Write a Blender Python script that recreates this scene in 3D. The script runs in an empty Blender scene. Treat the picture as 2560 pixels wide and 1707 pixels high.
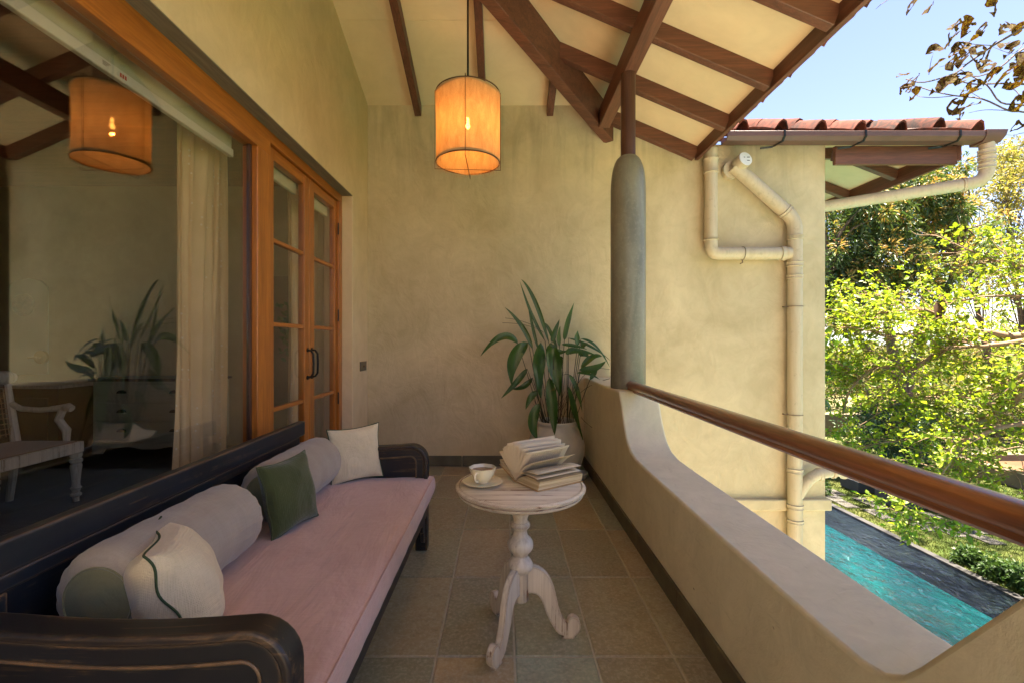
import bpy, math, random
import numpy as np
from mathutils import Vector, Matrix

random.seed(7)
RNG = np.random.default_rng(7)
SC = bpy.context.scene
COL = SC.collection

# ---------------------------------------------------------------- camera
F = 1160.0            # focal length in photo pixels (2560 wide)
CX, CY, EYE = 1258.0, 853.5, 1.2
cam_data = bpy.data.cameras.new('camera')
cam = bpy.data.objects.new('camera', cam_data)
COL.objects.link(cam)
cam.location = (0, 0, EYE)
cam.rotation_euler = (math.radians(90), 0, 0)
cam_data.sensor_width = 36
cam_data.lens = 36 * F / 2560
cam_data.shift_x = (1280 - CX) / 2560
cam_data.shift_y = 0
cam_data.clip_start = 0.02
cam_data.clip_end = 3000
SC.camera = cam

# ---------------------------------------------------------------- world, sun, exposure
SUN_DIR = Vector((0.20, 0.04, 1.0)).normalized()      # towards the sun
sun_el = math.asin(SUN_DIR.z)
sun_az = math.atan2(SUN_DIR.x, SUN_DIR.y)
world = bpy.data.worlds.new('World')
SC.world = world
world.use_nodes = True
wn = world.node_tree
wn.nodes.clear()
wo = wn.nodes.new('ShaderNodeOutputWorld')
wb = wn.nodes.new('ShaderNodeBackground')
sky = wn.nodes.new('ShaderNodeTexSky')
sky.sky_type = 'NISHITA'
sky.sun_disc = False
sky.sun_elevation = sun_el
sky.sun_rotation = sun_az
sky.air_density = 1.0
sky.altitude = 1500
sky.dust_density = 0.5
sky.ozone_density = 1.0
wb.inputs['Strength'].default_value = 0.050
tint = wn.nodes.new('ShaderNodeMix'); tint.data_type = 'RGBA'; tint.blend_type = 'MULTIPLY'
tint.inputs[0].default_value = 1.0; tint.inputs[7].default_value = (1.0, .83, .82, 1)
wn.links.new(sky.outputs[0], tint.inputs[6])
wn.links.new(tint.outputs[2], wb.inputs['Color'])
wn.links.new(wb.outputs[0], wo.inputs['Surface'])

sd = bpy.data.lights.new('sun', 'SUN')
sd.energy = 5.0
sd.angle = math.radians(0.5)
sd.color = (1.0, 0.89, 0.74)
sun = bpy.data.objects.new('sun', sd)
sun.rotation_euler = (-SUN_DIR).to_track_quat('-Z', 'Y').to_euler()
sun.location = (0, 0, 30)
COL.objects.link(sun)

SC.view_settings.view_transform = 'Standard'
SC.view_settings.look = 'None'
SC.view_settings.gamma = 1.0
SC.view_settings.use_curve_mapping = False
SC.view_settings.exposure = 3.15
cy = SC.cycles
cy.use_denoising = True
try:
    cy.denoiser = 'OPENIMAGEDENOISE'
    cy.denoising_input_passes = 'RGB_ALBEDO_NORMAL'
except Exception:
    pass
cy.max_bounces = 10
cy.diffuse_bounces = 6
cy.glossy_bounces = 4
cy.transmission_bounces = 6
cy.transparent_max_bounces = 12
cy.sample_clamp_indirect = 6.0
cy.caustics_reflective = False
cy.caustics_refractive = False

# ---------------------------------------------------------------- helpers
def P(sx, sy, Y):
    """photo pixel (2560 wide) at depth Y -> world point"""
    return Vector(((sx - CX) * Y / F, Y, EYE + (CY - sy) * Y / F))

def PX(sx, sy, X):
    Y = X * F / (sx - CX)
    return Vector((X, Y, EYE + (CY - sy) * Y / F))

class MB:
    def __init__(s):
        s.v = []; s.f = []; s.mi = []; s.m = 0
    def add(s, vs, fs):
        o = len(s.v)
        s.v += [tuple(p) for p in vs]
        for f in fs:
            s.f.append(tuple(i + o for i in f)); s.mi.append(s.m)
        return s
    def box(s, x0, x1, y0, y1, z0, z1):
        vs = [(x0,y0,z0),(x1,y0,z0),(x1,y1,z0),(x0,y1,z0),(x0,y0,z1),(x1,y0,z1),(x1,y1,z1),(x0,y1,z1)]
        return s.add(vs, [(0,3,2,1),(4,5,6,7),(0,1,5,4),(1,2,6,5),(2,3,7,6),(3,0,4,7)])
    def beam(s, a, b, w, h, up=(0,0,1)):
        """square bar from a to b; w across, h along 'up'; a and b are on the centreline"""
        a = Vector(a); b = Vector(b); d = (b - a).normalized(); up = Vector(up)
        side = d.cross(up).normalized(); u = side.cross(d).normalized()
        vs = []
        for p in (a, b):
            for i, j in ((-1,-1),(1,-1),(1,1),(-1,1)):
                vs.append(p + side*(i*w/2) + u*(j*h/2))
        return s.add(vs, [(0,1,2,3),(7,6,5,4),(0,4,5,1),(1,5,6,2),(2,6,7,3),(3,7,4,0)])
    def tube(s, pts, rad, n=8, cap=True):
        pts = [Vector(p) for p in pts]
        if not hasattr(rad, '__len__'): rad = [rad]*len(pts)
        vs = []; fs = []
        t0 = (pts[1]-pts[0]).normalized()
        ref = Vector((0,0,1)) if abs(t0.z) < .9 else Vector((1,0,0))
        nrm = t0.cross(ref).normalized()
        for k, p in enumerate(pts):
            if k == 0: t = pts[1]-pts[0]
            elif k == len(pts)-1: t = pts[-1]-pts[-2]
            else: t = (pts[k+1]-pts[k]).normalized() + (pts[k]-pts[k-1]).normalized()
            if t.length < 1e-9: t = pts[k]-pts[k-1]
            t = t.normalized()
            nrm = (nrm - t*nrm.dot(t))
            if nrm.length < 1e-6: nrm = t.orthogonal()
            nrm.normalize(); bi = t.cross(nrm)
            for i in range(n):
                a = 2*math.pi*i/n
                vs.append(p + (nrm*math.cos(a) + bi*math.sin(a))*rad[k])
        for k in range(len(pts)-1):
            for i in range(n):
                j = (i+1) % n
                fs.append((k*n+i, k*n+j, (k+1)*n+j, (k+1)*n+i))
        if cap:
            fs.append(tuple(range(n-1,-1,-1)))
            fs.append(tuple((len(pts)-1)*n+i for i in range(n)))
        return s.add(vs, fs)
    def lathe(s, c, prof, n=32, cap0=True, cap1=True, wob=None):
        """prof = [(r, z)] bottom to top round centre c"""
        vs = []; fs = []
        for r, z in prof:
            for i in range(n):
                a = 2*math.pi*i/n
                rr = r * (wob(a, z) if wob else 1)
                vs.append((c[0]+rr*math.cos(a), c[1]+rr*math.sin(a), c[2]+z))
        m = len(prof)
        for k in range(m-1):
            for i in range(n):
                j = (i+1) % n
                fs.append((k*n+i, k*n+j, (k+1)*n+j, (k+1)*n+i))
        if cap0: fs.append(tuple(range(n-1,-1,-1)))
        if cap1: fs.append(tuple((m-1)*n+i for i in range(n)))
        return s.add(vs, fs)
    def prism(s, poly, fn, t0, t1):
        """extrude the 2-D polygon; fn(a, b, t) -> point"""
        n = len(poly)
        vs = [fn(a, b, t0) for a, b in poly] + [fn(a, b, t1) for a, b in poly]
        fs = [tuple(range(n-1,-1,-1)), tuple(range(n, 2*n))]
        for i in range(n):
            j = (i+1) % n
            fs.append((i, j, n+j, n+i))
        return s.add(vs, fs)
    def ring(s, outer, inner, fn, t0, t1):
        """frame between two polygons with the same number of points"""
        n = len(outer)
        vs = [fn(a,b,t0) for a,b in outer] + [fn(a,b,t0) for a,b in inner] + \
             [fn(a,b,t1) for a,b in outer] + [fn(a,b,t1) for a,b in inner]
        fs = []
        for i in range(n):
            j = (i+1) % n
            fs += [(i, n+i, n+j, j), (2*n+i, 2*n+j, 3*n+j, 3*n+i), (i, j, 2*n+j, 2*n+i), (n+i, 3*n+i, 3*n+j, n+j)]
        return s.add(vs, fs)
    def grid(s, fn, nu, nv):
        vs = [fn(i/nu, j/nv) for j in range(nv+1) for i in range(nu+1)]
        fs = []
        for j in range(nv):
            for i in range(nu):
                a = j*(nu+1)+i
                fs.append((a, a+1, a+nu+2, a+nu+1))
        return s.add(vs, fs)
    def mesh(s, name, mats, smooth=40):
        me = bpy.data.meshes.new(name)
        me.from_pydata(s.v, [], s.f)
        for m in (mats if isinstance(mats, (list, tuple)) else [mats]):
            me.materials.append(m)
        if any(s.mi):
            me.polygons.foreach_set('material_index', s.mi)
        if smooth:
            me.polygons.foreach_set('use_smooth', [True]*len(s.f))
            me.set_sharp_from_angle(angle=math.radians(smooth))
        me.update()
        return me
    def obj(s, name, mats, parent=None, smooth=40, bevel=0, seg=2, fixn=False):
        me = s.mesh(name, mats, smooth)
        if fixn:
            import bmesh
            bm = bmesh.new(); bm.from_mesh(me)
            bmesh.ops.recalc_face_normals(bm, faces=bm.faces[:]); bm.to_mesh(me); bm.free()
        o = link(bpy.data.objects.new(name, me), parent)
        if bevel:
            bv(o, bevel, seg)
        return o

def bv(o, w, seg=2):
    b = o.modifiers.new('bevel', 'BEVEL'); b.width = w; b.segments = seg
    b.limit_method = 'ANGLE'; b.angle_limit = math.radians(40)
    b.harden_normals = False

def link(o, parent=None):
    COL.objects.link(o)
    if parent is not None: o.parent = parent
    return o

def children(o):
    return [c for c in bpy.data.objects if c.parent is o]

def tag(o, label=None, cat=None, group=None, kind=None):
    if label: o['label'] = label
    if cat: o['category'] = cat
    if group: o['group'] = group
    if kind: o['kind'] = kind
    return o

def thing(name, label, cat, loc=(0,0,0), group=None, kind=None):
    o = bpy.data.objects.new(name, None); o.empty_display_size = .1
    COL.objects.link(o); o.location = loc
    return tag(o, label, cat, group, kind)

def place(mb_obj, parent, name=None):
    """parent a mesh built in world coordinates under an Empty that is not at the origin"""
    mb_obj.parent = parent
    mb_obj.matrix_parent_inverse = Matrix.Translation(parent.location).inverted()
    return mb_obj

def quick_mesh(name, V, Fq, mat, parent=None, smooth=False):
    """fast mesh from numpy arrays: V (n,3), Fq (m,k)"""
    me = bpy.data.meshes.new(name)
    n = len(V); m, k = Fq.shape
    me.vertices.add(n); me.vertices.foreach_set('co', np.asarray(V, dtype=np.float32).ravel())
    me.loops.add(m*k); me.loops.foreach_set('vertex_index', Fq.astype(np.int32).ravel())
    me.polygons.add(m)
    me.polygons.foreach_set('loop_start', np.arange(0, m*k, k, dtype=np.int32))
    try: me.polygons.foreach_set('loop_total', np.full(m, k, dtype=np.int32))
    except Exception: pass
    me.update(calc_edges=True); me.validate()
    me.materials.append(mat)
    if smooth: me.polygons.foreach_set('use_smooth', [True]*m)
    return link(bpy.data.objects.new(name, me), parent)

# ---------------------------------------------------------------- materials
def new_mat(name):
    m = bpy.data.materials.new(name); m.use_nodes = True
    nt = m.node_tree; nt.nodes.clear()
    out = nt.nodes.new('ShaderNodeOutputMaterial')
    return m, nt, out

class NT:
    def __init__(s, nt): s.nt = nt
    def n(s, t, **kw):
        nd = s.nt.nodes.new(t)
        for k, v in kw.items():
            if k in nd.inputs: s.set(nd.inputs[k], v)
            else:
                setattr(nd, k, v)
        return nd
    def set(s, inp, v):
        if hasattr(v, 'is_output') or isinstance(v, bpy.types.NodeSocket): s.nt.links.new(v, inp)
        else:
            if isinstance(v, tuple) and len(v) == 3 and inp.type == 'RGBA': v = v + (1,)
            inp.default_value = v
    def coord(s, kind='Object', scale=(1,1,1), rot=(0,0,0), rnd=False):
        tc = s.n('ShaderNodeTexCoord'); mp = s.n('ShaderNodeMapping')
        s.set(mp.inputs['Vector'], tc.outputs[kind])
        mp.inputs['Scale'].default_value = scale; mp.inputs['Rotation'].default_value = rot
        if rnd:
            oi = s.n('ShaderNodeObjectInfo')
            vm = s.n('ShaderNodeVectorMath', operation='SCALE')
            cmb = s.n('ShaderNodeCombineXYZ')
            for i in range(3): s.set(cmb.inputs[i], oi.outputs['Random'])
            s.set(vm.inputs[0], cmb.outputs[0]); vm.inputs['Scale'].default_value = 37.0
            s.set(mp.inputs['Location'], vm.outputs[0])
        return mp.outputs[0]
    def noise(s, vec, scale, detail=4, rough=.55, dist=0.0):
        nd = s.n('ShaderNodeTexNoise'); s.set(nd.inputs['Vector'], vec)
        nd.inputs['Scale'].default_value = scale; nd.inputs['Detail'].default_value = detail
        nd.inputs['Roughness'].default_value = rough; nd.inputs['Distortion'].default_value = dist
        return nd.outputs['Fac']
    def ramp(s, fac, stops, interp='LINEAR'):
        nd = s.n('ShaderNodeValToRGB'); s.set(nd.inputs[0], fac)
        cr = nd.color_ramp; cr.interpolation = interp
        while len(cr.elements) < len(stops): cr.elements.new(.5)
        for e, (p, c) in zip(cr.elements, stops):
            e.position = p
            e.color = (c, c, c, 1) if not hasattr(c, '__len__') else tuple(c) + (1,)
        return nd.outputs[0]
    def mix(s, fac, a, b, mode='MIX'):
        nd = s.n('ShaderNodeMix', data_type='RGBA', blend_type=mode)
        s.set(nd.inputs[0], fac)
        for i, v in ((6, a), (7, b)):
            if isinstance(v, tuple) and len(v) == 3: v = v + (1,)
            s.set(nd.inputs[i], v)
        return nd.outputs[2]
    def math(s, op, a, b=0.0, c=None, clamp=False):
        nd = s.n('ShaderNodeMath', operation=op, use_clamp=clamp)
        s.set(nd.inputs[0], a); s.set(nd.inputs[1], b)
        if c is not None: s.set(nd.inputs[2], c)
        return nd.outputs[0]
    def bump(s, h, strength=.3, dist=.01, normal=None):
        nd = s.n('ShaderNodeBump'); s.set(nd.inputs['Height'], h)
        nd.inputs['Strength'].default_value = strength; nd.inputs['Distance'].default_value = dist
        if normal is not None: s.set(nd.inputs['Normal'], normal)
        return nd.outputs[0]
    def principled(s, out, col, rough=.6, spec=.5, normal=None, **kw):
        b = s.n('ShaderNodeBsdfPrincipled')
        s.set(b.inputs['Base Color'], col); s.set(b.inputs['Roughness'], rough)
        s.set(b.inputs['Specular IOR Level'], spec)
        if normal is not None: s.set(b.inputs['Normal'], normal)
        for k, v in kw.items(): s.set(b.inputs[k.replace('_', ' ')], v)
        if out is not None: s.nt.links.new(b.outputs[0], out.inputs['Surface'])
        return b.outputs[0]
    def edge_wear(s, radius=.008, lo=.86, hi=.995):
        bn = s.n('ShaderNodeBevel'); bn.samples = 4; bn.inputs['Radius'].default_value = radius
        ge = s.n('ShaderNodeNewGeometry')
        dp = s.n('ShaderNodeVectorMath', operation='DOT_PRODUCT')
        s.set(dp.inputs[0], bn.outputs[0]); s.set(dp.inputs[1], ge.outputs['Normal'])
        mr = s.n('ShaderNodeMapRange'); s.set(mr.inputs[0], dp.outputs['Value'])
        mr.inputs[1].default_value = hi; mr.inputs[2].default_value = lo
        mr.inputs[3].default_value = 0; mr.inputs[4].default_value = 1
        return mr.outputs[0]

def m_plain(name, col, rough=.6, spec=.4, var=.12, scale=6, bump=0, bscale=60, **kw):
    m, nt, out = new_mat(name); t = NT(nt)
    c = t.coord()
    n1 = t.noise(c, scale, 4)
    lo = tuple(x*(1-var) for x in col); hi = tuple(min(1, x*(1+var)) for x in col)
    cc = t.ramp(n1, [(.3, lo), (.7, hi)])
    nm = None
    if bump: nm = t.bump(t.noise(c, bscale, 3), bump, .004)
    t.principled(out, cc, rough, spec, nm, **kw)
    return m

def m_plaster(name, c1, c2, rough=.9, bumpk=.5, scale=1.0, stain=None, specks=False):
    m, nt, out = new_mat(name); t = NT(nt)
    c = t.coord()
    big = t.noise(c, 1.1*scale, 5, .6, .8)
    mid = t.noise(c, 5*scale, 5, .65, 1.2)
    cs = t.coord(scale=(1.2, 1.2, .8), rot=(0, .5, 0))
    trow = t.noise(cs, 3.2*scale, 6, .62, 2.2)
    col = t.ramp(big, [(.32, c1), (.68, c2)])
    col = t.mix(t.ramp(trow, [(.38, .0), (.62, .22)]), col, tuple(x*1.14 for x in c2))
    col = t.mix(t.ramp(mid, [(.35, .22), (.6, 0.)]), col, tuple(x*.8 for x in c1))
    if stain:
        sx = t.noise(t.coord(scale=(6, 6, .7)), 1.2, 5, .6, .6)
        sep = t.n('ShaderNodeSeparateXYZ'); t.set(sep.inputs[0], t.n('ShaderNodeTexCoord').outputs['Object'])
        top = t.ramp(t.math('MULTIPLY', t.math('SUBTRACT', sep.outputs['Z'], stain[0]), 1/stain[1], clamp=True), [(.0, 0.), (1., 1.)])
        f = t.math('MULTIPLY', t.ramp(sx, [(.45, 0.), (.65, .30)]), top)
        col = t.mix(f, col, (.17, .145, .10))
    if specks:
        v = t.n('ShaderNodeTexVoronoi'); t.set(v.inputs['Vector'], t.coord(scale=(1, .6, 1))); v.inputs['Scale'].default_value = 14
        sp = t.math('MULTIPLY', t.ramp(v.outputs['Distance'], [(.03, 1.), (.075, 0.)]), t.ramp(mid, [(.5, 0.), (.58, .8)]))
        col = t.mix(sp, col, (.14, .10, .07))
        sc = t.noise(t.coord(scale=(9, 1.2, 9), rot=(0, 0, .35)), 6, 5, .7, 1.0)
        col = t.mix(t.ramp(sc, [(.60, 0.), (.68, .22)]), col, tuple(x*.55 for x in c1))
    h = t.math('ADD', t.math('MULTIPLY', trow, 1.0), t.math('MULTIPLY', mid, .6))
    fine = t.noise(c, 85, 3, .6)
    nb = t.bump(h, bumpk, .02)
    nb = t.bump(fine, .18, .002, nb)
    t.principled(out, col, rough, .25, nb)
    return m

def m_wood(name, c1, c2, axis='X', rough=.45, coat=0.0, dens=1.0, bump=.15, spec=.4, knots=False):
    m, nt, out = new_mat(name); t = NT(nt)
    sc = {'X': (.35, 6, 6), 'Y': (6, .35, 6), 'Z': (6, 6, .35)}[axis]
    sc = tuple(x*dens for x in sc)
    c = t.coord(scale=sc, rnd=True)
    g1 = t.noise(c, 3.0, 6, .6, .9)
    g2 = t.noise(c, 18.0, 3, .6, .2)
    cb = t.coord(rnd=True)
    blot = t.noise(cb, 3.5, 4, .6, .5)
    col = t.ramp(g1, [(.28, c1), (.5, tuple((a+b)/2 for a, b in zip(c1, c2))), (.72, c2)])
    col = t.mix(t.ramp(g2, [(.4, .35), (.6, 0.)]), col, tuple(x*.55 for x in c1))
    col = t.mix(t.ramp(blot, [(.5, 0.), (.75, .35)]), col, tuple(x*.7 for x in c1))
    if knots:
        v = t.n('ShaderNodeTexVoronoi'); t.set(v.inputs['Vector'], t.coord(scale=tuple(x*.35 for x in sc), rnd=True)); v.inputs['Scale'].default_value = 1.3
        col = t.mix(t.ramp(v.outputs['Distance'], [(.0, .7), (.16, 0.)]), col, tuple(x*.3 for x in c1))
    kw = {}
    if coat: kw = dict(Coat_Weight=coat, Coat_Roughness=.22)
    t.principled(out, col, rough, spec, t.bump(g2, bump, .002), **kw)
    return m

def m_distressed(name, paint1, paint2, wood, axis='X', rough=.5, amount=.5, stroke=.35, radius=.007, spec=.4, wash=.55):
    """painted wood rubbed through at its edges"""
    m, nt, out = new_mat(name); t = NT(nt)
    sc = {'X': (.25, 5, 5), 'Y': (5, .25, 5), 'Z': (5, 5, .25)}[axis]
    c = t.coord(scale=sc, rnd=True); cb = t.coord(rnd=True)
    g = t.noise(c, 9, 5, .65, .5); b = t.noise(cb, 7, 5, .65, .6); b2 = t.noise(cb, 2.5, 4, .6, .6)
    col = t.ramp(b2, [(.3, paint1), (.7, paint2)])
    ew = t.edge_wear(radius)
    w1 = t.math('MULTIPLY', ew, t.ramp(b, [(.42-.25*amount, 0.), (.60, 1.)]))
    w2 = t.math('MULTIPLY', t.ramp(g, [(.54, 0.), (.64, min(1., stroke*1.3))]), t.ramp(b, [(.46, 0.), (.58, 1.)]))
    w3 = t.math('MULTIPLY', t.ramp(g, [(.42, 0.), (.72, 1.)]), stroke*wash)
    w = t.math('MAXIMUM', w1, t.math('MAXIMUM', w2, w3), clamp=True)
    wc = t.ramp(g, [(.3, tuple(x*.6 for x in wood)), (.7, wood)])
    col = t.mix(w, col, wc)
    t.principled(out, col, rough, spec, t.bump(g, .25, .0015))
    return m

def m_fabric(name, c1, c2, weave=900, wscale=.25, rough=.95, folds=.25, fscale=7, sheen=.3, transl=0.0, stretch=(1,1,1)):
    m, nt, out = new_mat(name); t = NT(nt)
    c = t.coord()
    cw = t.coord(scale=stretch)
    a = t.n('ShaderNodeTexWave', wave_type='BANDS', bands_direction='X'); t.set(a.inputs['Vector'], cw); a.inputs['Scale'].default_value = weave*.16
    b = t.n('ShaderNodeTexWave', wave_type='BANDS', bands_direction='Y'); t.set(b.inputs['Vector'], cw); b.inputs['Scale'].default_value = weave*.16
    d = t.n('ShaderNodeTexWave', wave_type='BANDS', bands_direction='Z'); t.set(d.inputs['Vector'], cw); d.inputs['Scale'].default_value = weave*.16
    for w_ in (a, b, d): w_.inputs['Distortion'].default_value = 1.5; w_.inputs['Detail'].default_value = 1
    wv = t.math('MULTIPLY', t.math('ADD', a.outputs['Fac'], b.outputs['Fac']), d.outputs['Fac'])
    fz = t.noise(t.coord(scale=(1, .35, 1)), fscale, 4, .6, .7)
    sl = t.noise(t.coord(scale=(3, 60, 3)), 5, 3, .6)
    sl2 = t.noise(t.coord(scale=(60, 3, 60)), 5, 3, .6)
    col = t.ramp(t.noise(c, 4, 4), [(.3, c1), (.7, c2)])
    col = t.mix(t.ramp(t.math('MULTIPLY', t.math('ADD', sl, sl2), .5), [(.4, .28), (.55, 0.)]), col, tuple(x*.72 for x in c1))
    nb = t.bump(fz, folds, .03)
    nb = t.bump(wv, wscale, .0012, nb)
    if transl:
        p = t.principled(None, col, rough, .1, nb)
        tr = t.n('ShaderNodeBsdfTranslucent'); t.set(tr.inputs[0], col); t.set(tr.inputs['Normal'], nb)
        mx = t.n('ShaderNodeMixShader'); mx.inputs[0].default_value = transl
        nt.links.new(p, mx.inputs[1]); nt.links.new(tr.outputs[0], mx.inputs[2])
        nt.links.new(mx.outputs[0], out.inputs['Surface'])
    else:
        t.principled(out, col, rough, .15, nb, Sheen_Weight=sheen)
    return m

def m_shade():
    m, nt, out = new_mat('thin_lampshade_cloth'); t = NT(nt)
    c = t.coord()
    a = t.noise(t.coord(scale=(1, 1, .3)), 26, 5, .65, .6); b = t.noise(c, 240, 2)
    col = t.ramp(a, [(.3, (.42, .28, .14)), (.7, (.60, .43, .24))])
    nb = t.bump(b, .3, .001, t.bump(a, .3, .006))
    p = t.principled(None, col, .95, .1, nb)
    tr = t.n('ShaderNodeBsdfTranslucent'); t.set(tr.inputs[0], col)
    mx = t.n('ShaderNodeMixShader'); mx.inputs[0].default_value = .45
    nt.links.new(p, mx.inputs[1]); nt.links.new(tr.outputs[0], mx.inputs[2])
    tp = t.n('ShaderNodeBsdfTransparent'); tp.inputs[0].default_value = (1, .8, .5, 1)
    m2 = t.n('ShaderNodeMixShader'); t.set(m2.inputs[0], t.ramp(b, [(.45, .02), (.6, .14)]))
    nt.links.new(mx.outputs[0], m2.inputs[1]); nt.links.new(tp.outputs[0], m2.inputs[2]); nt.links.new(m2.outputs[0], out.inputs['Surface'])
    return m

def m_leaf(name, cols, transl=.45, rough=.45, spec=.4, tcol=None, island=True, veins=False):
    m, nt, out = new_mat(name); t = NT(nt)
    if island:
        g = t.n('ShaderNodeNewGeometry'); fac = g.outputs['Random Per Island']
    else:
        fac = t.noise(t.coord(rnd=True), 5, 3)
    k = len(cols)
    col = t.ramp(fac, [(i/max(1, k-1), c) for i, c in enumerate(cols)])
    nb = None
    if veins:
        st = t.noise(t.coord(scale=(1, 1, .12)), 120, 2)
        col = t.mix(t.ramp(st, [(.4, .3), (.6, 0.)]), col, tuple(x*.55 for x in cols[0]))
        blo = t.noise(t.coord(rnd=True), 9, 4, .6)
        col = t.mix(t.ramp(blo, [(.66, 0.), (.74, .7)]), col, (.16, .12, .03))
        nb = t.bump(st, .4, .002)
    p = t.principled(None, col, rough, spec, nb)
    tr = t.n('ShaderNodeBsdfTranslucent')
    tc = t.mix(1.0, col, tcol or (1.0, 1.0, .5), 'MULTIPLY')
    t.set(tr.inputs[0], tc)
    mx = t.n('ShaderNodeMixShader'); mx.inputs[0].default_value = transl
    nt.links.new(p, mx.inputs[1]); nt.links.new(tr.outputs[0], mx.inputs[2])
    nt.links.new(mx.outputs[0], out.inputs['Surface'])
    return m

def m_glass(name, ior=.11, tint=(.97, .97, .96)):
    m, nt, out = new_mat(name); t = NT(nt)
    lw = t.n('ShaderNodeLayerWeight'); lw.inputs['Blend'].default_value = .5
    fac = t.math('ADD', t.math('MULTIPLY', t.math('POWER', lw.outputs['Facing'], 5.0), 1-ior), ior, clamp=True)
    tr = t.n('ShaderNodeBsdfTransparent'); tr.inputs[0].default_value = tint + (1,)
    gl = t.n('ShaderNodeBsdfGlossy'); gl.inputs['Roughness'].default_value = 0.0; gl.inputs[0].default_value = (.95, .95, .95, 1)
    nt.links.new(t.bump(t.noise(t.coord(), 1.2, 2), .02, .02), gl.inputs['Normal'])
    mx = t.n('ShaderNodeMixShader'); nt.links.new(fac, mx.inputs[0])
    nt.links.new(tr.outputs[0], mx.inputs[1]); nt.links.new(gl.outputs[0], mx.inputs[2])
    nt.links.new(mx.outputs[0], out.inputs['Surface'])
    return m

M = {}
M['wall'] = m_plaster('ochre_plaster', (.53, .41, .225), (.67, .53, .315), bumpk=.75)
M['wall_side'] = m_plaster('cream_plaster', (.60, .455, .265), (.70, .545, .34), bumpk=.3)
M['wall_out'] = m_plaster('ochre_plaster_far', (.46, .37, .215), (.62, .51, .32), bumpk=.55, stain=(2.5, .6))
M['parapet'] = m_plaster('parapet_plaster', (.58, .545, .405), (.68, .64, .49), bumpk=.22, scale=1.6, specks=True)
M['ceiling'] = m_plaster('ceiling_board', (.68, .51, .295), (.74, .57, .34), bumpk=.08, scale=.6)
M['reveal'] = m_wood('grey_reveal_plaster', (.20, .17, .12), (.27, .23, .165), 'Y', .9, bump=.3)
M['beam_x'] = m_wood('dark_red_timber_x', (.090, .034, .019), (.195, .075, .040), 'X', .5)
M['beam_y'] = m_wood('dark_red_timber_y', (.090, .034, .019), (.195, .075, .040), 'Y', .5)
M['beam_z'] = m_wood('dark_brown_timber_z', (.05, .02, .012), (.10, .04, .022), 'Z', .45)
M['frame_y'] = m_wood('orange_varnished_teak_y', (.30, .085, .010), (.52, .18, .025), 'Y', .35, coat=.3, knots=True)
M['frame_z'] = m_wood('orange_varnished_teak_z', (.30, .085, .010), (.52, .18, .025), 'Z', .35, coat=.3, knots=True)
M['rail'] = m_wood('polished_handrail', (.15, .050, .018), (.42, .16, .06), 'Y', .34, coat=1.0, dens=1.3)
M['black'] = m_distressed('rubbed_black_paint', (.006, .008, .012), (.016, .020, .028), (.34, .20, .10), 'Y', .40, .80, .16, .012, wash=.02)
M['black_x'] = m_distressed('rubbed_black_paint_x', (.007, .008, .010), (.015, .016, .020), (.34, .20, .09), 'X', .40, .80, .30, .012, wash=.02)
M['white'] = m_distressed('rubbed_white_paint', (.62, .56, .46), (.74, .68, .58), (.17, .085, .04), 'X', .42, 1.1, .95, .014)
M['white_z'] = m_distressed('rubbed_white_paint_z', (.60, .54, .44), (.72, .66, .55), (.18, .10, .05), 'Z', .42, 1.1, .85, .014)
M['white_old'] = m_distressed('weathered_white_wood', (.55, .50, .40), (.68, .62, .52), (.22, .16, .10), 'Z', .6, .8, .9, .006)
M['pink'] = m_fabric('dusty_pink_cotton', (.49, .315, .275), (.56, .37, .33), 1400, .15, folds=.5, fscale=6)
M['grey'] = m_fabric('taupe_satin', (.30, .255, .21), (.36, .31, .26), 1600, .1, rough=.6, folds=.35, fscale=6)
M['greycap'] = m_fabric('olive_satin', (.17, .165, .085), (.21, .20, .11), 1600, .1, rough=.6, folds=.2)
M['green'] = m_fabric('olive_green_linen', (.048, .060, .020), (.075, .088, .030), 420, .55, folds=.3, fscale=9)
M['cream'] = m_fabric('cream_linen', (.60, .50, .33), (.70, .59, .41), 500, .5, folds=.35, fscale=9)
M['piping'] = m_plain('dark_green_piping', (.035, .055, .022), .9)
M['curtain'] = m_fabric('oatmeal_curtain_cloth', (.46, .38, .24), (.54, .455, .30), 500, .4, folds=.15, transl=.25)
M['shade'] = m_shade()
M['iron'] = m_plain('black_iron', (.015, .014, .013), .45, .5, Metallic=.6)
M['wire'] = m_plain('rusty_wire', (.11, .05, .02), .6, .5, Metallic=.4)
def m_pipe():
    m, nt, out = new_mat('painted_pvc'); t = NT(nt)
    a = t.noise(t.coord(scale=(6, 6, .6)), 3, 5, .65, .6); b = t.noise(t.coord(), 22, 4, .6)
    col = t.ramp(a, [(.3, (.47, .375, .235)), (.6, (.55, .455, .30))])
    col = t.mix(t.ramp(a, [(.56, 0.), (.72, .45)]), col, (.26, .20, .12))
    col = t.mix(t.ramp(b, [(.60, 0.), (.70, .35)]), col, (.30, .24, .16))
    t.principled(out, col, t.ramp(b, [(.3, .35), (.7, .6)]), .45, t.bump(b, .12, .002))
    return m
M['pipe'] = m_pipe()
M['gutter'] = m_plain('brown_gutter', (.12, .06, .042), .45, .4, .12, 5)
M['clamp'] = m_plain('rusty_clamp', (.20, .14, .09), .6, .5, Metallic=.5)
M['capwhite'] = m_plain('white_pvc', (.75, .74, .70), .4)
M['glass'] = m_glass('window_glass')
M['glass_door'] = m_glass('door_glass', .05)
M['china'] = m_plain('cream_glazed_china', (.72, .66, .48), .15, .6, .04, 20)
M['tea'] = m_plain('milky_tea', (.20, .09, .035), .12, .5, .05)
M['plate'] = m_plain('brushed_switch_plate', (.16, .13, .10), .35, .5, .05, Metallic=.7)
M['soil'] = m_plain('dark_soil', (.03, .02, .012), .95, .1, .4, 40, bump=.8)
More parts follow.
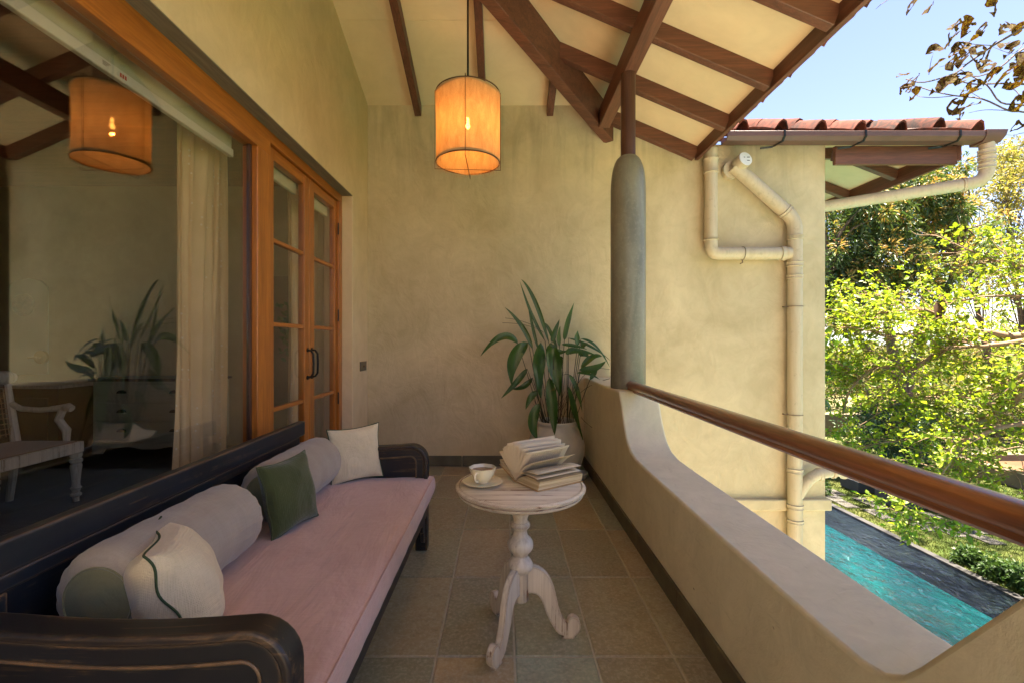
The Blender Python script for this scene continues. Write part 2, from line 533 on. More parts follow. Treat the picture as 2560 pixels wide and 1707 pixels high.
M['pot'] = m_plain('stone_white_glaze', (.54, .51, .43), .4, .45, .15, 6)

def m_tile():
    m, nt, out = new_mat('slate_tile'); t = NT(nt)
    oi = t.n('ShaderNodeObjectInfo')
    c = t.coord(rnd=True)
    base = t.mix(1.0, oi.outputs['Color'], (2.7, 2.9, 2.9), 'MULTIPLY')
    base = t.mix(.28, base, (.25, .235, .185))
    big = t.noise(c, 4.5, 5, .6, 1.0)
    spk = t.noise(c, 70, 4, .65)
    col = t.mix(t.ramp(big, [(.35, 0.), (.7, .35)]), base, (.26, .19, .11))
    col = t.mix(t.ramp(t.noise(c, 2.2, 4, .6, 1.5), [(.45, 0.), (.75, .3)]), col, (.22, .235, .20))
    col = t.mix(t.ramp(spk, [(.45, .0), (.70, .5)]), col, (.50, .47, .38))
    col = t.mix(t.ramp(t.noise(c, 38, 5, .7), [(.34, .3), (.48, 0.)]), col, (.10, .095, .07))
    h = t.math('ADD', t.noise(c, 9, 6, .65, .6), t.math('MULTIPLY', spk, .25))
    t.principled(out, col, t.ramp(big, [(.3, .30), (.7, .5)]), .5, t.bump(h, .55, .006))
    return m
M['tile'] = m_tile()
M['grout'] = m_plain('pale_grout', (.42, .39, .32), .95, .1, .1, 30)
M['skirt'] = m_plain('dark_slate_skirting', (.10, .088, .055), .6, .4, .25, 8, bump=.4)

def m_concrete():
    m, nt, out = new_mat('polished_grey_concrete'); t = NT(nt)
    c = t.coord(); cs = t.coord(scale=(1, 1, .3))
    a = t.noise(cs, 7, 6, .6, .7); b = t.noise(c, 40, 4, .7)
    col = t.ramp(a, [(.3, (.105, .10, .07)), (.7, (.20, .19, .135))])
    col = t.mix(t.ramp(b, [(.5, 0.), (.75, .35)]), col, (.28, .27, .20))
    t.principled(out, col, .38, .5, t.bump(b, .12, .003))
    return m
M['concrete'] = m_concrete()

def m_rooftile():
    m, nt, out = new_mat('weathered_terracotta'); t = NT(nt)
    c = t.coord(rnd=True)
    oi = t.n('ShaderNodeObjectInfo')
    a = t.math('ADD', t.noise(c, 9, 6, .7, .8), t.math('MULTIPLY', t.math('SUBTRACT', oi.outputs['Random'], .5), .22))
    col = t.ramp(a, [(.32, (.035, .024, .02)), (.5, (.13, .045, .028)), (.7, (.22, .07, .045))])
    t.principled(out, col, .85, .2, t.bump(a, .4, .01))
    return m
M['rooftile'] = m_rooftile()

# ================================================================ SETTING OF THE PORCH
Y0 = -1.5            # how far the porch runs on behind the camera
WALL_Y = 4.49

def zF(y): return 3.48 + .36*(WALL_Y - y)          # ceiling plane falling towards the end wall
def zR(x): return 3.05 + .43*(1.84 - x)            # ceiling plane falling towards the garden
def hipx(y): return .84 - .837*(WALL_Y - y)

# ---- floor with slate tiles
MB().box(-1.56, 1.0, Y0, WALL_Y, -.35, -.0042).obj('floor', M['grout'])
floor = bpy.data.objects['floor']; tag(floor, kind='structure')
GX = [-1.465, -1.163, -.861, -.559, -.255, .044, .349, .650, .785]
GY = [4.46] + [4.16 - .5975*i for i in range(0, 10)]
tones = {(4, 5): (.088, .085, .052), (5, 5): (.16, .105, .055), (6, 5): (.115, .135, .115), (7, 5): (.10, .08, .052),
         (4, 4): (.145, .115, .068), (5, 4): (.085, .078, .055), (6, 4): (.10, .105, .075), (7, 4): (.11, .088, .055),
         (4, 3): (.10, .09, .055), (5, 3): (.13, .092, .062), (6, 3): (.085, .088, .07), (7, 3): (.098, .08, .055),
         (3, 5): (.075, .082, .058), (3, 4): (.12, .10, .06)}
pal = [(.085, .085, .058), (.14, .10, .06), (.10, .082, .055), (.095, .105, .08), (.125, .105, .065), (.08, .07, .05)]
xs = [-1.56] + GX
tile_mesh = {}
def tile_obj(x0, x1, y0, y1, tone, thick=.012):
    g = .0035
    w, d = round(x1-x0-2*g, 4), round(y1-y0-2*g, 4)
    key = (w, d)
    if key not in tile_mesh:
        mb = MB(); b = .004
        vs = []
        for (dx, z) in ((0, 0), (0, thick-b), (b, thick)):
            vs += [(-w/2+dx, -d/2+dx, z), (w/2-dx, -d/2+dx, z), (w/2-dx, d/2-dx, z), (-w/2+dx, d/2-dx, z)]
        fs = [(8, 9, 10, 11)]
        for k in (0, 4):
            for i in range(4):
                j = (i+1) % 4
                fs.append((k+i, k+j, k+4+j, k+4+i))
        mb.add(vs, fs); tile_mesh[key] = mb.mesh('tile', M['tile'], 0)
    o = bpy.data.objects.new('tile', tile_mesh[key])
    link(o, floor)
    o.location = ((x0+x1)/2, (y0+y1)/2, -.0118 + random.uniform(-.0008, .0008))
    o.rotation_euler = (random.uniform(-.0012, .0012), random.uniform(-.0015, .0015), 0)
    o.color = tone + (1,)
for j in range(len(GY)-1):
    for i in range(len(xs)-1):
        if GY[j] < Y0: continue
        tone = tones.get((i, j)) or random.choice(pal)
        tile_obj(xs[i], xs[i+1], GY[j+1], GY[j], tone)

# ---- end wall (runs on past the balcony to the corner of the house)
end_wall = MB().prism([(-1.56, -2.85), (3.12, -2.85), (3.12, 3.105), (1.90, 3.105), (.84, 3.53), (-1.56, 3.53)],
                      lambda a, b, t: (a, t, b), WALL_Y, WALL_Y+.23).obj('end_wall', M['wall_out'], smooth=0, bevel=.012, seg=3)
tag(end_wall, 'tall trowelled ochre plaster wall closing the porch and carrying the drain pipes', 'wall')
for a, b in ((-1.31, -.40), (-.395, .205), (.21, .775)):
    MB().box(a+.0015, b-.0015, WALL_Y-.014, WALL_Y, .0, .10).obj('skirting_tile', M['skirt'], end_wall, bevel=.002)
MB().box(1.05, 3.15, WALL_Y-.05, WALL_Y-.0005, -.42, -.31).obj('ledge_band', M['wall_out'], end_wall, bevel=.012)
side_wall = MB().box(2.88, 3.118, WALL_Y+.23, 12.0, -2.85, 3.3).obj('side_wall', M['wall_out'], smooth=0)
tag(side_wall, 'garden side wall of the house running away behind the drain pipe corner', 'wall')

# ---- window wall on the left
wp = [(4.04, 0), (4.49, 0), (4.49, 4.9), (Y0, 4.9), (Y0, 0), (.10, 0), (.10, 2.466), (4.04, 2.466)]
win_wall = MB().prism(wp, lambda a, b, t: (t, a, b), -1.56, -1.31).obj('window_wall', M['wall_side'], smooth=0, bevel=.006, fixn=True)
tag(win_wall, 'long warm cream plaster wall above the window and french doors', 'wall')
MB().box(-1.40, -1.3115, .105, 4.035, 2.461, 2.4655).obj('soffit_lining', M['reveal'], win_wall, smooth=0)
sw = thing('switch_plate', 'small dark metal plate with one button beside the french doors', 'switch', (-1.305, 4.33, 1.02))
place(MB().box(-1.3095, -1.302, 4.235, 4.42, .93, 1.015).obj('plate', M['plate'], bevel=.002), sw)
place(MB().tube([(-1.302, 4.33, .972), (-1.294, 4.33, .972)], .009, 12).obj('button', M['clamp']), sw)

# ---- unseen paving and wall added behind the viewer, bouncing sunlight into the porch
tr_ = MB().box(-6.0, 1.046, -6.0, Y0-.002, -.35, .0).obj('bounce_terrace', m_plain('pale_bounce_stone', (.58, .52, .42), .8, .2, .1, 2), smooth=0); tag(tr_, kind='structure')
tw_ = MB().box(-6.0, 1.046, -6.2, -6.0, -.35, 2.6).obj('bounce_wall', M['wall_side'], smooth=0); tag(tw_, 'unseen plaster wall added behind the viewer to bounce sunlight', 'wall')
# ---- ceiling
xi = -1.31
yi = WALL_Y - (.84 - xi)/.837
def ceil_poly(pts, name, th=.03):
    vs = [(x, y, z) for x, y, z in pts] + [(x, y, z+th) for x, y, z in pts]
    n = len(pts)
    fs = [tuple(range(n-1, -1, -1)), tuple(range(n, 2*n))] + [(i, (i+1) % n, n+(i+1) % n, n+i) for i in range(n)]
    return MB().add(vs, fs).obj(name, M['ceiling'], ceiling, smooth=0, fixn=True)
ceiling = thing('ceiling', None, None, kind='structure')
ys = 3.706
ceil_poly([(xi, 4.50, zF(4.50)), (.84, 4.50, zF(4.50)), (hipx(ys+.002), ys+.002, zF(ys+.002)), (xi, ys+.002, zF(ys+.002))], 'ceiling_board')
ceil_poly([(xi, ys-.002, zF(ys-.002)), (hipx(ys-.002), ys-.002, zF(ys-.002)), (xi, yi, zF(yi))], 'ceiling_board')
ceil_poly([(.84, 4.495, zR(.84)), (1.84, 4.495, zR(1.84)), (1.84, Y0, zR(1.84)), (xi, Y0, zR(xi)), (xi, yi, zR(xi))], 'ceiling_board')

# ---- porch roof: timbers and tiles
roof = thing('porch_roof', 'dark red timbered porch roof with a row of clay tiles along its eave', 'roof')
for x in (-.82, -.19, .45):
    ye = WALL_Y - (.84 - x)/.837
    a = Vector((x, WALL_Y-.002, zF(WALL_Y)-.060)); b = Vector((x, ye+.03, zF(ye+.03)-.060))
    MB().beam(a, b, .062, .118).obj('rafter', M['beam_y'], roof, bevel=.004)
rx = []
y = 4.435
while y > Y0:
    x0 = max(hipx(y) + .02, xi)
    a = Vector((1.838, y, zR(1.838)-.062)); b = Vector((x0, y, zR(x0)-.062))
    MB().beam(a, b, .065, .122).obj('rafter', M['beam_x'], roof, bevel=.004)
    y -= .62
ha = Vector((1.02, 4.475, 3.115)); hb = Vector((-1.30, 4.475-2.57, 3.115+.36*2.57))
up = Vector((0, 0, 1))
d = (hb-ha).normalized(); side = d.cross(up).normalized()
hv = []
for p in (ha, hb):
    for s_ in (-1, 1):
        hv.append(p + side*s_*.05)
    for s_ in (1, -1):
        hv.append(p + side*s_*.05 + up*.33)
MB().add(hv, [(0,1,2,3),(7,6,5,4),(0,4,5,1),(1,5,6,2),(2,6,7,3),(3,7,4,0)]).obj('hip_beam', M['beam_x'], roof, bevel=.005, fixn=True)
MB().box(.875, .975, Y0, 4.26, 3.152, 3.322).obj('eave_beam', M['beam_y'], roof, bevel=.005)
MB().box(1.842, 1.877, Y0, 4.47, 2.940, 3.10).obj('fascia_board', M['beam_y'], roof, bevel=.003)
# roof skin over the boards
def skin(pts, name, mat, parent, th):
    n = len(pts)
    vs = [p for p in pts] + [(p[0], p[1], p[2]+th) for p in pts]
    fs = [tuple(range(n-1, -1, -1)), tuple(range(n, 2*n))] + [(i, (i+1) % n, n+(i+1) % n, n+i) for i in range(n)]
    return MB().add(vs, fs).obj(name, mat, parent, smooth=0, fixn=True)
o_ = .05
skin([(.84, 4.70, zR(.84)+o_), (1.80, 4.70, zR(1.80)+o_), (1.80, Y0, zR(1.80)+o_), (-2.2, Y0, zR(-2.2)+o_), (-2.2, yi, zR(-2.2)+o_)], 'roof_covering', M['rooftile'], roof, .06)
skin([(-2.2, 4.70, zF(4.70)+o_+.05), (.84, 4.70, zF(4.70)+o_+.05), (-1.9, 4.70-3.2, zF(1.5)+o_+.05)], 'roof_covering', M['rooftile'], roof, .06)
# tiles: s across (0..1), overlap rolls; local x = across, y = up the slope
def tile_profile(w, l, roll=.035, th=.014, hook=.022):
    pr = [(0, -hook), (.03, -.004), (.10, 0), (.42, .004), (.68, .0), (.76, roll*.7), (.84, roll), (.93, roll*.85), (1.03, .010)]
    vs = []
    for yy in (0, l*.5, l):
        for s_, z in pr: vs.append((s_*w - w/2, yy, z + yy*.02))
        for s_, z in pr: vs.append((s_*w - w/2, yy, z + th + yy*.02))
    n = len(pr); fs = []
    for r in range(2):
        o = r*2*n; q = (r+1)*2*n
        for i in range(n-1):
            fs.append((o+i, q+i, q+i+1, o+i+1)); fs.append((o+n+i, o+n+i+1, q+n+i+1, q+n+i))
        fs.append((o, o+n, q+n, q)); fs.append((o+n-1, q+n-1, q+2*n-1, o+2*n-1))
    for i in range(n-1):
        fs.append((i, i+1, n+i+1, n+i)); fs.append((4*n+i, 5*n+i, 5*n+i+1, 4*n+i+1))
    return MB().add(vs, fs).mesh('roof_tile', M['rooftile'], 45)
eave_tile = tile_profile(.335, .40, .04, .016, .03)
yy = 4.53
slope = math.atan(.43)
while yy > Y0:
    o = link(bpy.data.objects.new('roof_tile', eave_tile), roof)
    # across -> -Y, up the slope -> -X
    o.matrix_local = Matrix.Translation((1.985, yy-.17, 3.035)) @ Matrix(((0, -1, 0, 0), (-1, 0, 0, 0), (0, 0, 1, 0), (0, 0, 0, 1))) @ Matrix.Rotation(slope, 4, 'X')
    yy -= .335

# ---- concrete post with its timber pole
post = thing('post', 'round grey concrete post with domed top and dark timber pole', 'column', (.915, 3.40, .86))
prof = [(.123, 0.0), (.1245, .01), (.125, .3), (.1255, 1.30), (.125, 1.44)]
for k in range(1, 9):
    a = k/8*math.pi/2
    prof.append((.056 + .069*math.cos(a), 1.44 + .245*math.sin(a)))
place(MB().lathe((.915, 3.40, .861), prof, 48).obj('concrete_sleeve', M['concrete'], smooth=50), post)
place(MB().lathe((.915, 3.40, 2.50), [(.053, 0), (.053, .60), (.055, .652)], 32).obj('pole', M['beam_z'], smooth=50), post)
place(MB().lathe((.915, 3.40, 2.535), [(.064, 0), (.062, .014), (.054, .017)], 32).obj('collar', M['concrete'], smooth=50), post)

# ---- parapet
pp = [(4.488, -.35), (4.488, .855), (3.15, .862), (3.105, .80), (3.06, .715), (3.01, .63), (2.95, .565), (2.87, .522), (2.76, .501), (2.5, .496),
      (1.7, .494), (1.12, .496), (1.02, .500), (.965, .512), (.92, .54), (.88, .585), (.70, .82), (.65, .88), (.59, .925), (.5, .94), (Y0, .94), (Y0, -.35)]
par = MB().prism(pp, lambda a, b, t: (t, a, b), .785, 1.046).obj('parapet', M['parapet'], smooth=30, bevel=.012, seg=3, fixn=True)
tag(par, 'low beige plastered parapet dipping between two piers along the balcony edge', 'wall')
yy = 4.46
while yy > Y0:
    MB().box(.771, .7848, max(yy-.60, Y0)+.0015, yy-.0015, .0, .10).obj('skirting_tile', M['skirt'], par, bevel=.002)
    yy -= .60

# ---- handrail: fat round top with a slimmer fillet below, groove between
rp = []
for k in range(15):
    a = math.radians(-40 + 260*k/14)
    rp.append((.034*math.cos(a), .030*math.sin(a) + .006))
rp += [(-.022, -.018), (-.024, -.030), (-.018, -.038), (.018, -.038), (.024, -.030), (.022, -.018)]
hr = MB().prism(rp, lambda a, b, t: (.905+a, t, .888+b), Y0, 3.32).obj('handrail', M['rail'], smooth=35)
tag(hr, 'polished red brown timber handrail running over the parapet from the post', 'handrail')

# ---- big window
win = thing('large_window', 'big fixed window in an orange teak frame behind the daybed', 'window', (-1.44, 1.4, 0))
def wpart(name, mat, x0, x1, y0, y1, z0, z1, par=win, bevel=.004):
    o = MB().box(x0, x1, y0, y1, z0, z1).obj(name, mat, smooth=0, bevel=bevel)
    return place(o, par)
wpart('head_frame', M['frame_y'], -1.485, -1.400, .102, 2.796, 2.316, 2.464)
wpart('head_frame', M['frame_y'], -1.485, -1.402, 2.798, 4.038, 2.398, 2.464)
wpart('mullion', M['frame_z'], -1.485, -1.398, 2.642, 2.796, .0, 2.3155)
wpart('jamb', M['frame_z'], -1.485, -1.402, 3.966, 4.038, .0, 2.3975)
wpart('jamb', M['frame_z'], -1.485, -1.402, .102, .20, .0, 2.3155)
wpart('sill', M['frame_y'], -1.485, -1.400, .2005, 2.6415, .0, .12)
wpart('glazing_bead', M['beam_z'], -1.452, -1.430, 2.622, 2.6415, .1205, 2.3155, bevel=.002)
wpart('pane', M['glass'], -1.446, -1.440, .2005, 2.6215, .1205, 2.3155, bevel=0)

def leaf(y0, y1, s0, s1, label, handle_y):
    d = thing('french_door', label, 'door', (-1.435, y0, .02), group='french doors of the porch')
    X0, X1 = -1.468, -1.422
    def q(name, mat, *a, **k): return wpart(name, mat, *a, par=d, **k)
    q('stile', M['frame_z'], X0, X1, y0, y0+s0, .02, 2.394)
    q('stile', M['frame_z'], X0, X1, y1-s1, y1, .02, 2.394)
    q('rail', M['frame_y'], X0+.001, X1-.001, y0+s0+.0005, y1-s1-.0005, 2.322, 2.3935)
    q('rail', M['frame_y'], X0+.001, X1-.001, y0+s0+.0005, y1-s1-.0005, .0205, .25)
    for z in (.775, 1.306, 1.828):
        q('glazing_bar', M['frame_y'], X0+.006, X1-.004, y0+s0+.0005, y1-s1-.0005, z-.014, z+.014, bevel=.006)
    zz = [.25, .761, .789, 1.292, 1.32, 1.814, 1.842, 2.322]
    for k in range(0, 8, 2):
        q('pane', M['glass_door'], -1.446, -1.442, y0+s0+.0006, y1-s1-.0006, zz[k]+.0005, zz[k+1]-.0005, bevel=0)
    hp = [(-1.4215, handle_y, .94), (-1.395, handle_y, .945), (-1.378, handle_y, .97), (-1.376, handle_y, 1.04), (-1.378, handle_y, 1.11), (-1.395, handle_y, 1.135), (-1.4215, handle_y, 1.14)]
    h = place(MB().tube(hp, .0075, 10).obj('handle', M['iron'], smooth=60), d)
    for z in (.94, 1.14):
        place(MB().tube([(-1.4218, handle_y, z), (-1.415, handle_y, z)], .015, 12).obj('handle_rose', M['iron'], smooth=60), d)
    return d
l1 = leaf(2.800, 3.403, .078, .085, 'glazed teak french door leaf hinged beside the big window', 3.368)
l2 = leaf(3.407, 3.962, .085, .05, 'glazed teak french door leaf nearest the end wall', 3.445)
for z in (.72, 1.42, 2.16):
    place(MB().tube([(-1.409, 2.7985, z-.05), (-1.409, 2.7985, z+.05)], .006, 8).obj('hinge', M['iron']), l1)
    place(MB().tube([(-1.409, 3.964, z-.05), (-1.409, 3.964, z+.05)], .006, 8).obj('hinge', M['iron']), l2)

# ---- roller blind behind the window
bl = thing('roller_blind', 'pale roller blind drawn up at the top of the big window', 'blind', (-1.52, 1.4, 2.3))
M['blind'] = m_plain('pale_green_blind', (.50, .50, .36), .85, .2, .03)
M['blindbar'] = m_plain('white_hem_bar', (.66, .64, .54), .4, .4, .02)
M['redmark'] = m_plain('red_print', (.42, .06, .03), .7)
place(MB().box(-1.532, -1.528, .22, 2.61, 2.276, 2.46).obj('cloth', M['blind'], smooth=0), bl)
place(MB().box(-1.542, -1.516, .22, 2.61, 2.232, 2.2755).obj('hem_bar', M['blindbar'], bevel=.004), bl)
ms = MB()
for k in range(3):
    ms.box(-1.5158, -1.5150, 1.835+.012*k, 1.843+.012*k, 2.246, 2.262)
place(ms.obj('red_mark', M['redmark'], smooth=0), bl)
ms = MB()
for k in range(3): ms.box(-1.5158, -1.5150, 1.755, 1.790-.008*k, 2.262-.006*k, 2.264-.006*k)
place(ms.obj('printed_mark', M['plate'], smooth=0), bl)
# door blinds (top of each leaf)
for a, b, lab in ((2.86, 3.34, 'short pale blind rolled up at the top of the first french door leaf'), (3.47, 3.93, 'short pale blind rolled up at the top of the far french door leaf')):
    MB().box(-1.512, -1.488, a, b, 2.25, 2.33).obj('door_blind', M['blind'], bevel=.008)
    tag(bpy.data.objects[[o.name for o in COL.objects if o.name.startswith('door_blind')][-1]], lab, 'blind')

# ================================================================ SIDE ROOF, GUTTER, PIPES
sroof = thing('side_roof', 'weathered red clay tiled roof jutting out beyond the house corner', 'roof')
MB().box(3.122, 4.27, 4.36, 4.40, 2.862, 3.035).obj('fascia_board', M['beam_x'], sroof, bevel=.004)
MB().box(4.272, 4.31, 4.36, 11.0, 2.900, 3.06).obj('fascia_board', M['beam_y'], sroof, bevel=.004)
skin([(3.12, 4.36, 3.04), (4.34, 4.36, 3.04), (3.12, 5.60, 3.52)], 'soffit_board', M['ceiling'], sroof, .03)
skin([(4.34, 4.362, 3.04), (4.34, 11, 3.04), (3.12, 11, 3.52), (3.12, 5.602, 3.52)], 'soffit_board', M['ceiling'], sroof, .03)
MB().beam((4.27, 4.42, 2.99), (3.14, 5.56, 3.44), .07, .11).obj('hip_rafter', M['beam_x'], sroof, bevel=.004)
for y_ in (5.05, 5.75, 6.45, 7.15):
    xt = max(3.13, 4.30-(y_-4.40))
    MB().beam((4.27, y_, 3.00), (xt, y_, 3.00+.39*(4.27-xt)), .065, .10).obj('rafter', M['beam_x'], sroof, bevel=.004)
MB().beam((3.6, 4.42, 3.0), (3.6, 5.05, 3.21), .065, .10).obj('rafter', M['beam_y'], sroof, bevel=.004)
skin([(1.95, 4.40, 3.09), (4.40, 4.40, 3.09), (3.15, 5.65, 3.63), (1.95, 5.65, 3.63)], 'roof_covering', M['rooftile'], sroof, .03)
skin([(4.42, 4.40, 3.09), (4.42, 11, 3.09), (3.13, 11, 3.63), (3.13, 5.652, 3.63)], 'roof_covering', M['rooftile'], sroof, .03)
gt = tile_profile(.36, .42, .085, .018, .055)
for r in range(3):
    for k in range(7):
        x = 2.10 + .36*k + .0*r
        if x > 4.35 - r*.36: continue
        o = link(bpy.data.objects.new('roof_tile', gt), sroof)
        o.matrix_local = Matrix.Translation((x+random.uniform(-.015, .015), 4.30+r*.34, 3.150+r*.152+random.uniform(-.006, .008))) @ Matrix.Rotation(math.radians(23.5)+random.uniform(-.02, .02), 4, 'X') @ Matrix.Rotation(random.uniform(-.07, .07), 4, 'Y')

gut = thing('gutter', 'brown box gutter with three straps below the red tiles', 'gutter', (3.2, 4.2, 3.0))
gp = [(4.315, 3.090), (4.305, 3.090), (4.295, 3.028), (4.215, 3.026), (4.187, 3.050), (4.185, 3.090), (4.172, 3.093), (4.172, 3.045), (4.205, 3.015), (4.305, 3.015)]
place(MB().prism(gp, lambda a, b, t: (t, a, b), 2.02, 4.34).obj('trough', M['gutter'], bevel=.003, fixn=True), gut)
gp2 = [(4.335, 3.105), (4.165, 3.105), (4.165, 3.05), (4.20, 3.00), (4.325, 3.00)]
place(MB().prism(gp2, lambda a, b, t: (4.342 + (t*(.16 + (b-3.00)*.35)), a, b), 0, 1).obj('outlet_box', M['gutter'], bevel=.003, fixn=True), gut)
for x in (2.53, 3.26, 4.11):
    pts = [(x, 4.31, 3.097), (x, 4.169, 3.098), (x, 4.166, 3.045), (x, 4.20, 3.010), (x-.02, 4.32, 3.009), (x-.12, 4.355, 3.008)]
    mb = MB()
    for a, b in zip(pts[:-1], pts[1:]): mb.beam(a, b, .018, .005, up=(0, .7, .7))
    place(mb.obj('strap', M['iron'], smooth=0), gut)

# pipes
def pipe_thing(label, loc): return thing('drain_pipe', label, 'pipe', loc)
def bend(p0, p1, p2, r, n=7):
    """points rounding the corner p1"""
    p0, p1, p2 = Vector(p0), Vector(p1), Vector(p2)
    a = p1 + (p0-p1).normalized()*r; b = p1 + (p2-p1).normalized()*r
    return [a*(1-t)**2 + p1*2*t*(1-t) + b*t*t for t in [i/n for i in range(n+1)]]
def coupling(par, c, axis, r, l=.05):
    c = Vector(c); ax = Vector(axis).normalized()
    pts = [c - ax*l/2, c - ax*(l/2-.006), c - ax*(l/2-.012), c + ax*(l/2-.012), c + ax*(l/2-.006), c + ax*l/2]
    return place(MB().tube(pts, [r*.99, r+.010, r+.005, r+.005, r+.010, r*.99], 28).obj('coupling', M['pipe'], smooth=40), par)
def clamp(par, c, axis, r, tail):
    c = Vector(c); ax = Vector(axis).normalized(); o1 = ax.orthogonal().normalized(); o2 = ax.cross(o1)
    mb = MB()
    pts = [c + (o1*math.cos(a)+o2*math.sin(a))*(r+.004) for a in [2*math.pi*i/24 for i in range(25)]]
    mb.tube(pts, .003, 6, cap=False)
    t = Vector(tail)
    mb.tube([c + t*(r), c + t*(r+.03), c + t*(r+.03) + Vector((0, .04, 0))], .006, 6)
    return place(mb.obj('clamp', M['clamp'], smooth=60), par)
PY = 4.405; PR = .0635
ps = pipe_thing('thick painted stack pipe down the end wall with a capped slanting inlet', (2.77, PY, -2))
top = P(1660+470/2.613, 1095/2.613, 4.40); cor = P(1660+855/2.613, 1440/2.613, PY); XS = cor.x
place(MB().tube([(top.x-.02, 4.487, top.z-.01), (top.x-.02, 4.43, top.z-.01)], .083, 28).obj('wall_socket', M['pipe'], smooth=40), ps)
e = Vector((top.x, PY, top.z)); c1 = Vector((XS, PY, cor.z))
dirn = (c1-e).normalized()
place(MB().tube([e - dirn*.02] + bend(e, c1, (XS, PY, 0), .10) + [Vector((XS, PY, -2.85))], PR, 28).obj('pipe', M['pipe'], smooth=50), ps)
place(MB().tube([(top.x+.02, 4.40, top.z+.02), (top.x+.045, 4.32, top.z+.045)], .070, 28).obj('inlet', M['pipe'], smooth=50), ps)
cp = place(MB().tube([(top.x+.045, 4.322, top.z+.045), (top.x+.048, 4.310, top.z+.048)], .066, 28).obj('white_cap', M['capwhite'], smooth=50), ps)
for dx, dz in ((-.022, .012), (.022, .012), (-.022, -.018), (.022, -.018)):
    mb = MB(); mb.box(top.x+.048+dx-.013, top.x+.048+dx+.013, 4.3075, 4.3095, top.z+.048+dz-.003, top.z+.048+dz+.003); mb.obj('slot', M['iron'], cp, smooth=0)

for zz_, l_ in ((cor.z-.16, .03), (2.02+.16, .04), (1.93, .05), (1.86-.05, .04), (-.02, .05), (-.36, .05), (-.50, .04)):
    coupling(ps, (XS, PY, zz_), (0, 0, 1), PR, l_)
coupling(ps, c1 - dirn*.12, dirn, PR, .04)
for z in (1.53, .51): clamp(ps, (XS, PY, z), (0, 0, 1), PR, (-1, 0, 0))
# branch near the bottom
bq = [Vector((XS, PY, -.30)), Vector((XS+.12, PY-.02, -.08)), Vector((XS+.20, PY-.03, -.02)), Vector((XS+.33, PY-.03, .0)), Vector((XS+.42, PY-.02, -.01)), Vector((XS+.47, PY-.01, -.06))]
bq = [bq[0]] + bend(bq[0], bq[1], bq[3], .10, 5) + bend(bq[1], bq[4], bq[5], .06, 5) + [bq[5]]
place(MB().tube(bq, .050, 24).obj('branch', M['pipe'], smooth=50), ps)
coupling(ps, (XS+.22, PY-.018, -.052), (1, 0, .1), .050, .04); coupling(ps, (XS+.34, PY-.019, -.03), (1, 0, .1), .050, .03)

pg = pipe_thing('slimmer painted pipe dropping from the porch eave and elbowing across to the stack', (1.98, PY, 2.9))
xa = (1660+306/2.613-CX)*PY/F; zh = EYE + (CY-(550+220/2.613))*PY/F
R2 = .059
pth = [Vector((xa, PY, 3.02))] + bend((xa, PY, 3), (xa, PY, zh), (XS, PY, zh), .075) + [Vector((XS-.05, PY, zh))]
place(MB().tube(pth, R2, 28).obj('pipe', M['pipe'], smooth=50), pg)
coupling(pg, (xa, PY, 2.86), (0, 0, 1), R2, .14); coupling(pg, (xa, PY, zh+.13), (0, 0, 1), R2, .02)
coupling(pg, (XS-.12, PY, zh), (1, 0, 0), R2, .06)
clamp(pg, (xa+.30, PY, zh), (1, 0, 0), R2, (0, 0, -1))

pr = pipe_thing('cream downpipe bending back under the side roof from the gutter end', (4.42, 4.25, 2.7))
q0 = Vector((4.43, 4.25, 3.01)); q1 = Vector((4.43, 4.25, 2.665)); q2 = Vector((3.15, 4.86, 2.575))
place(MB().tube([q0] + bend(q0, q1, q2, .12) + [q2, Vector((3.121, 4.87, 2.573))], .056, 28).obj('pipe', M['pipe'], smooth=50), pr)
for z in (2.93, 2.87, 2.80): coupling(pr, (4.43, 4.25, z), (0, 0, 1), .058, .05)
coupling(pr, q1 + (q2-q1).normalized()*.16, q2-q1, .056, .03)

# ================================================================ FURNITURE ON THE PORCH
# ---- daybed
def arcpts(cx, cy, r, a0, a1, n): return [(cx + r*math.cos(math.radians(a0+(a1-a0)*i/n)), cy + r*math.sin(math.radians(a0+(a1-a0)*i/n))) for i in range(n+1)]
bed = thing('daybed', 'long black painted wooden daybed with worn edges and rounded arms', 'daybed', (-.8, 1.85, 0))
BX0, BX1 = -1.20, -.436
def arm(y0, y1, inner_side):
    # outline in (x, z), from back bottom round the front corner
    def outline(d, zb, r):
        top = .606 - d
        pts = [(BX0+d*.9, zb), (BX1-d-.0, zb)]
        pts += arcpts(BX1-d-r, top-r, r, 0, 90, 7)
        n = 9
        for i in range(1, n+1):
            s_ = i/n; x = (BX1-d-r) + (BX0+d*.9-(BX1-d-r))*s_
            pts.append((x, top - .016*math.sin(math.pi*min(1, s_*1.15))*(1-.2*s_) + .004*s_))
        return pts
    fn = lambda a, b, t: (a, t, b)
    A = outline(0, .27, .095); B = outline(.022, .292, .078); C_ = outline(.070, .335, .035); D = outline(.082, .345, .028)
    ym = (y0+y1)/2
    o = place(MB().ring(A, B, fn, y0, y1).obj('arm_rail', M['black_x'], bevel=.007, seg=3, fixn=True), bed)
    place(MB().ring(B, C_, fn, y0+.009, y1-.009).obj('arm_frame', M['black_x'], bevel=.004, fixn=True), bed)
    place(MB().prism(C_, fn, ym-.010, ym+.010).obj('arm_panel', M['black_x'], fixn=True), bed)
    # raised bead round the panel
    mid = outline(.066, .331, .038)
    for yv in (y0+.008, y1-.008):
        place(MB().tube([(a, yv, b) for a, b in mid] + [(mid[0][0], yv, mid[0][1])], .0045, 6).obj('bead', M['black_x']), bed)
arm(.950, 1.022, 1)
arm(2.668, 2.738, -1)
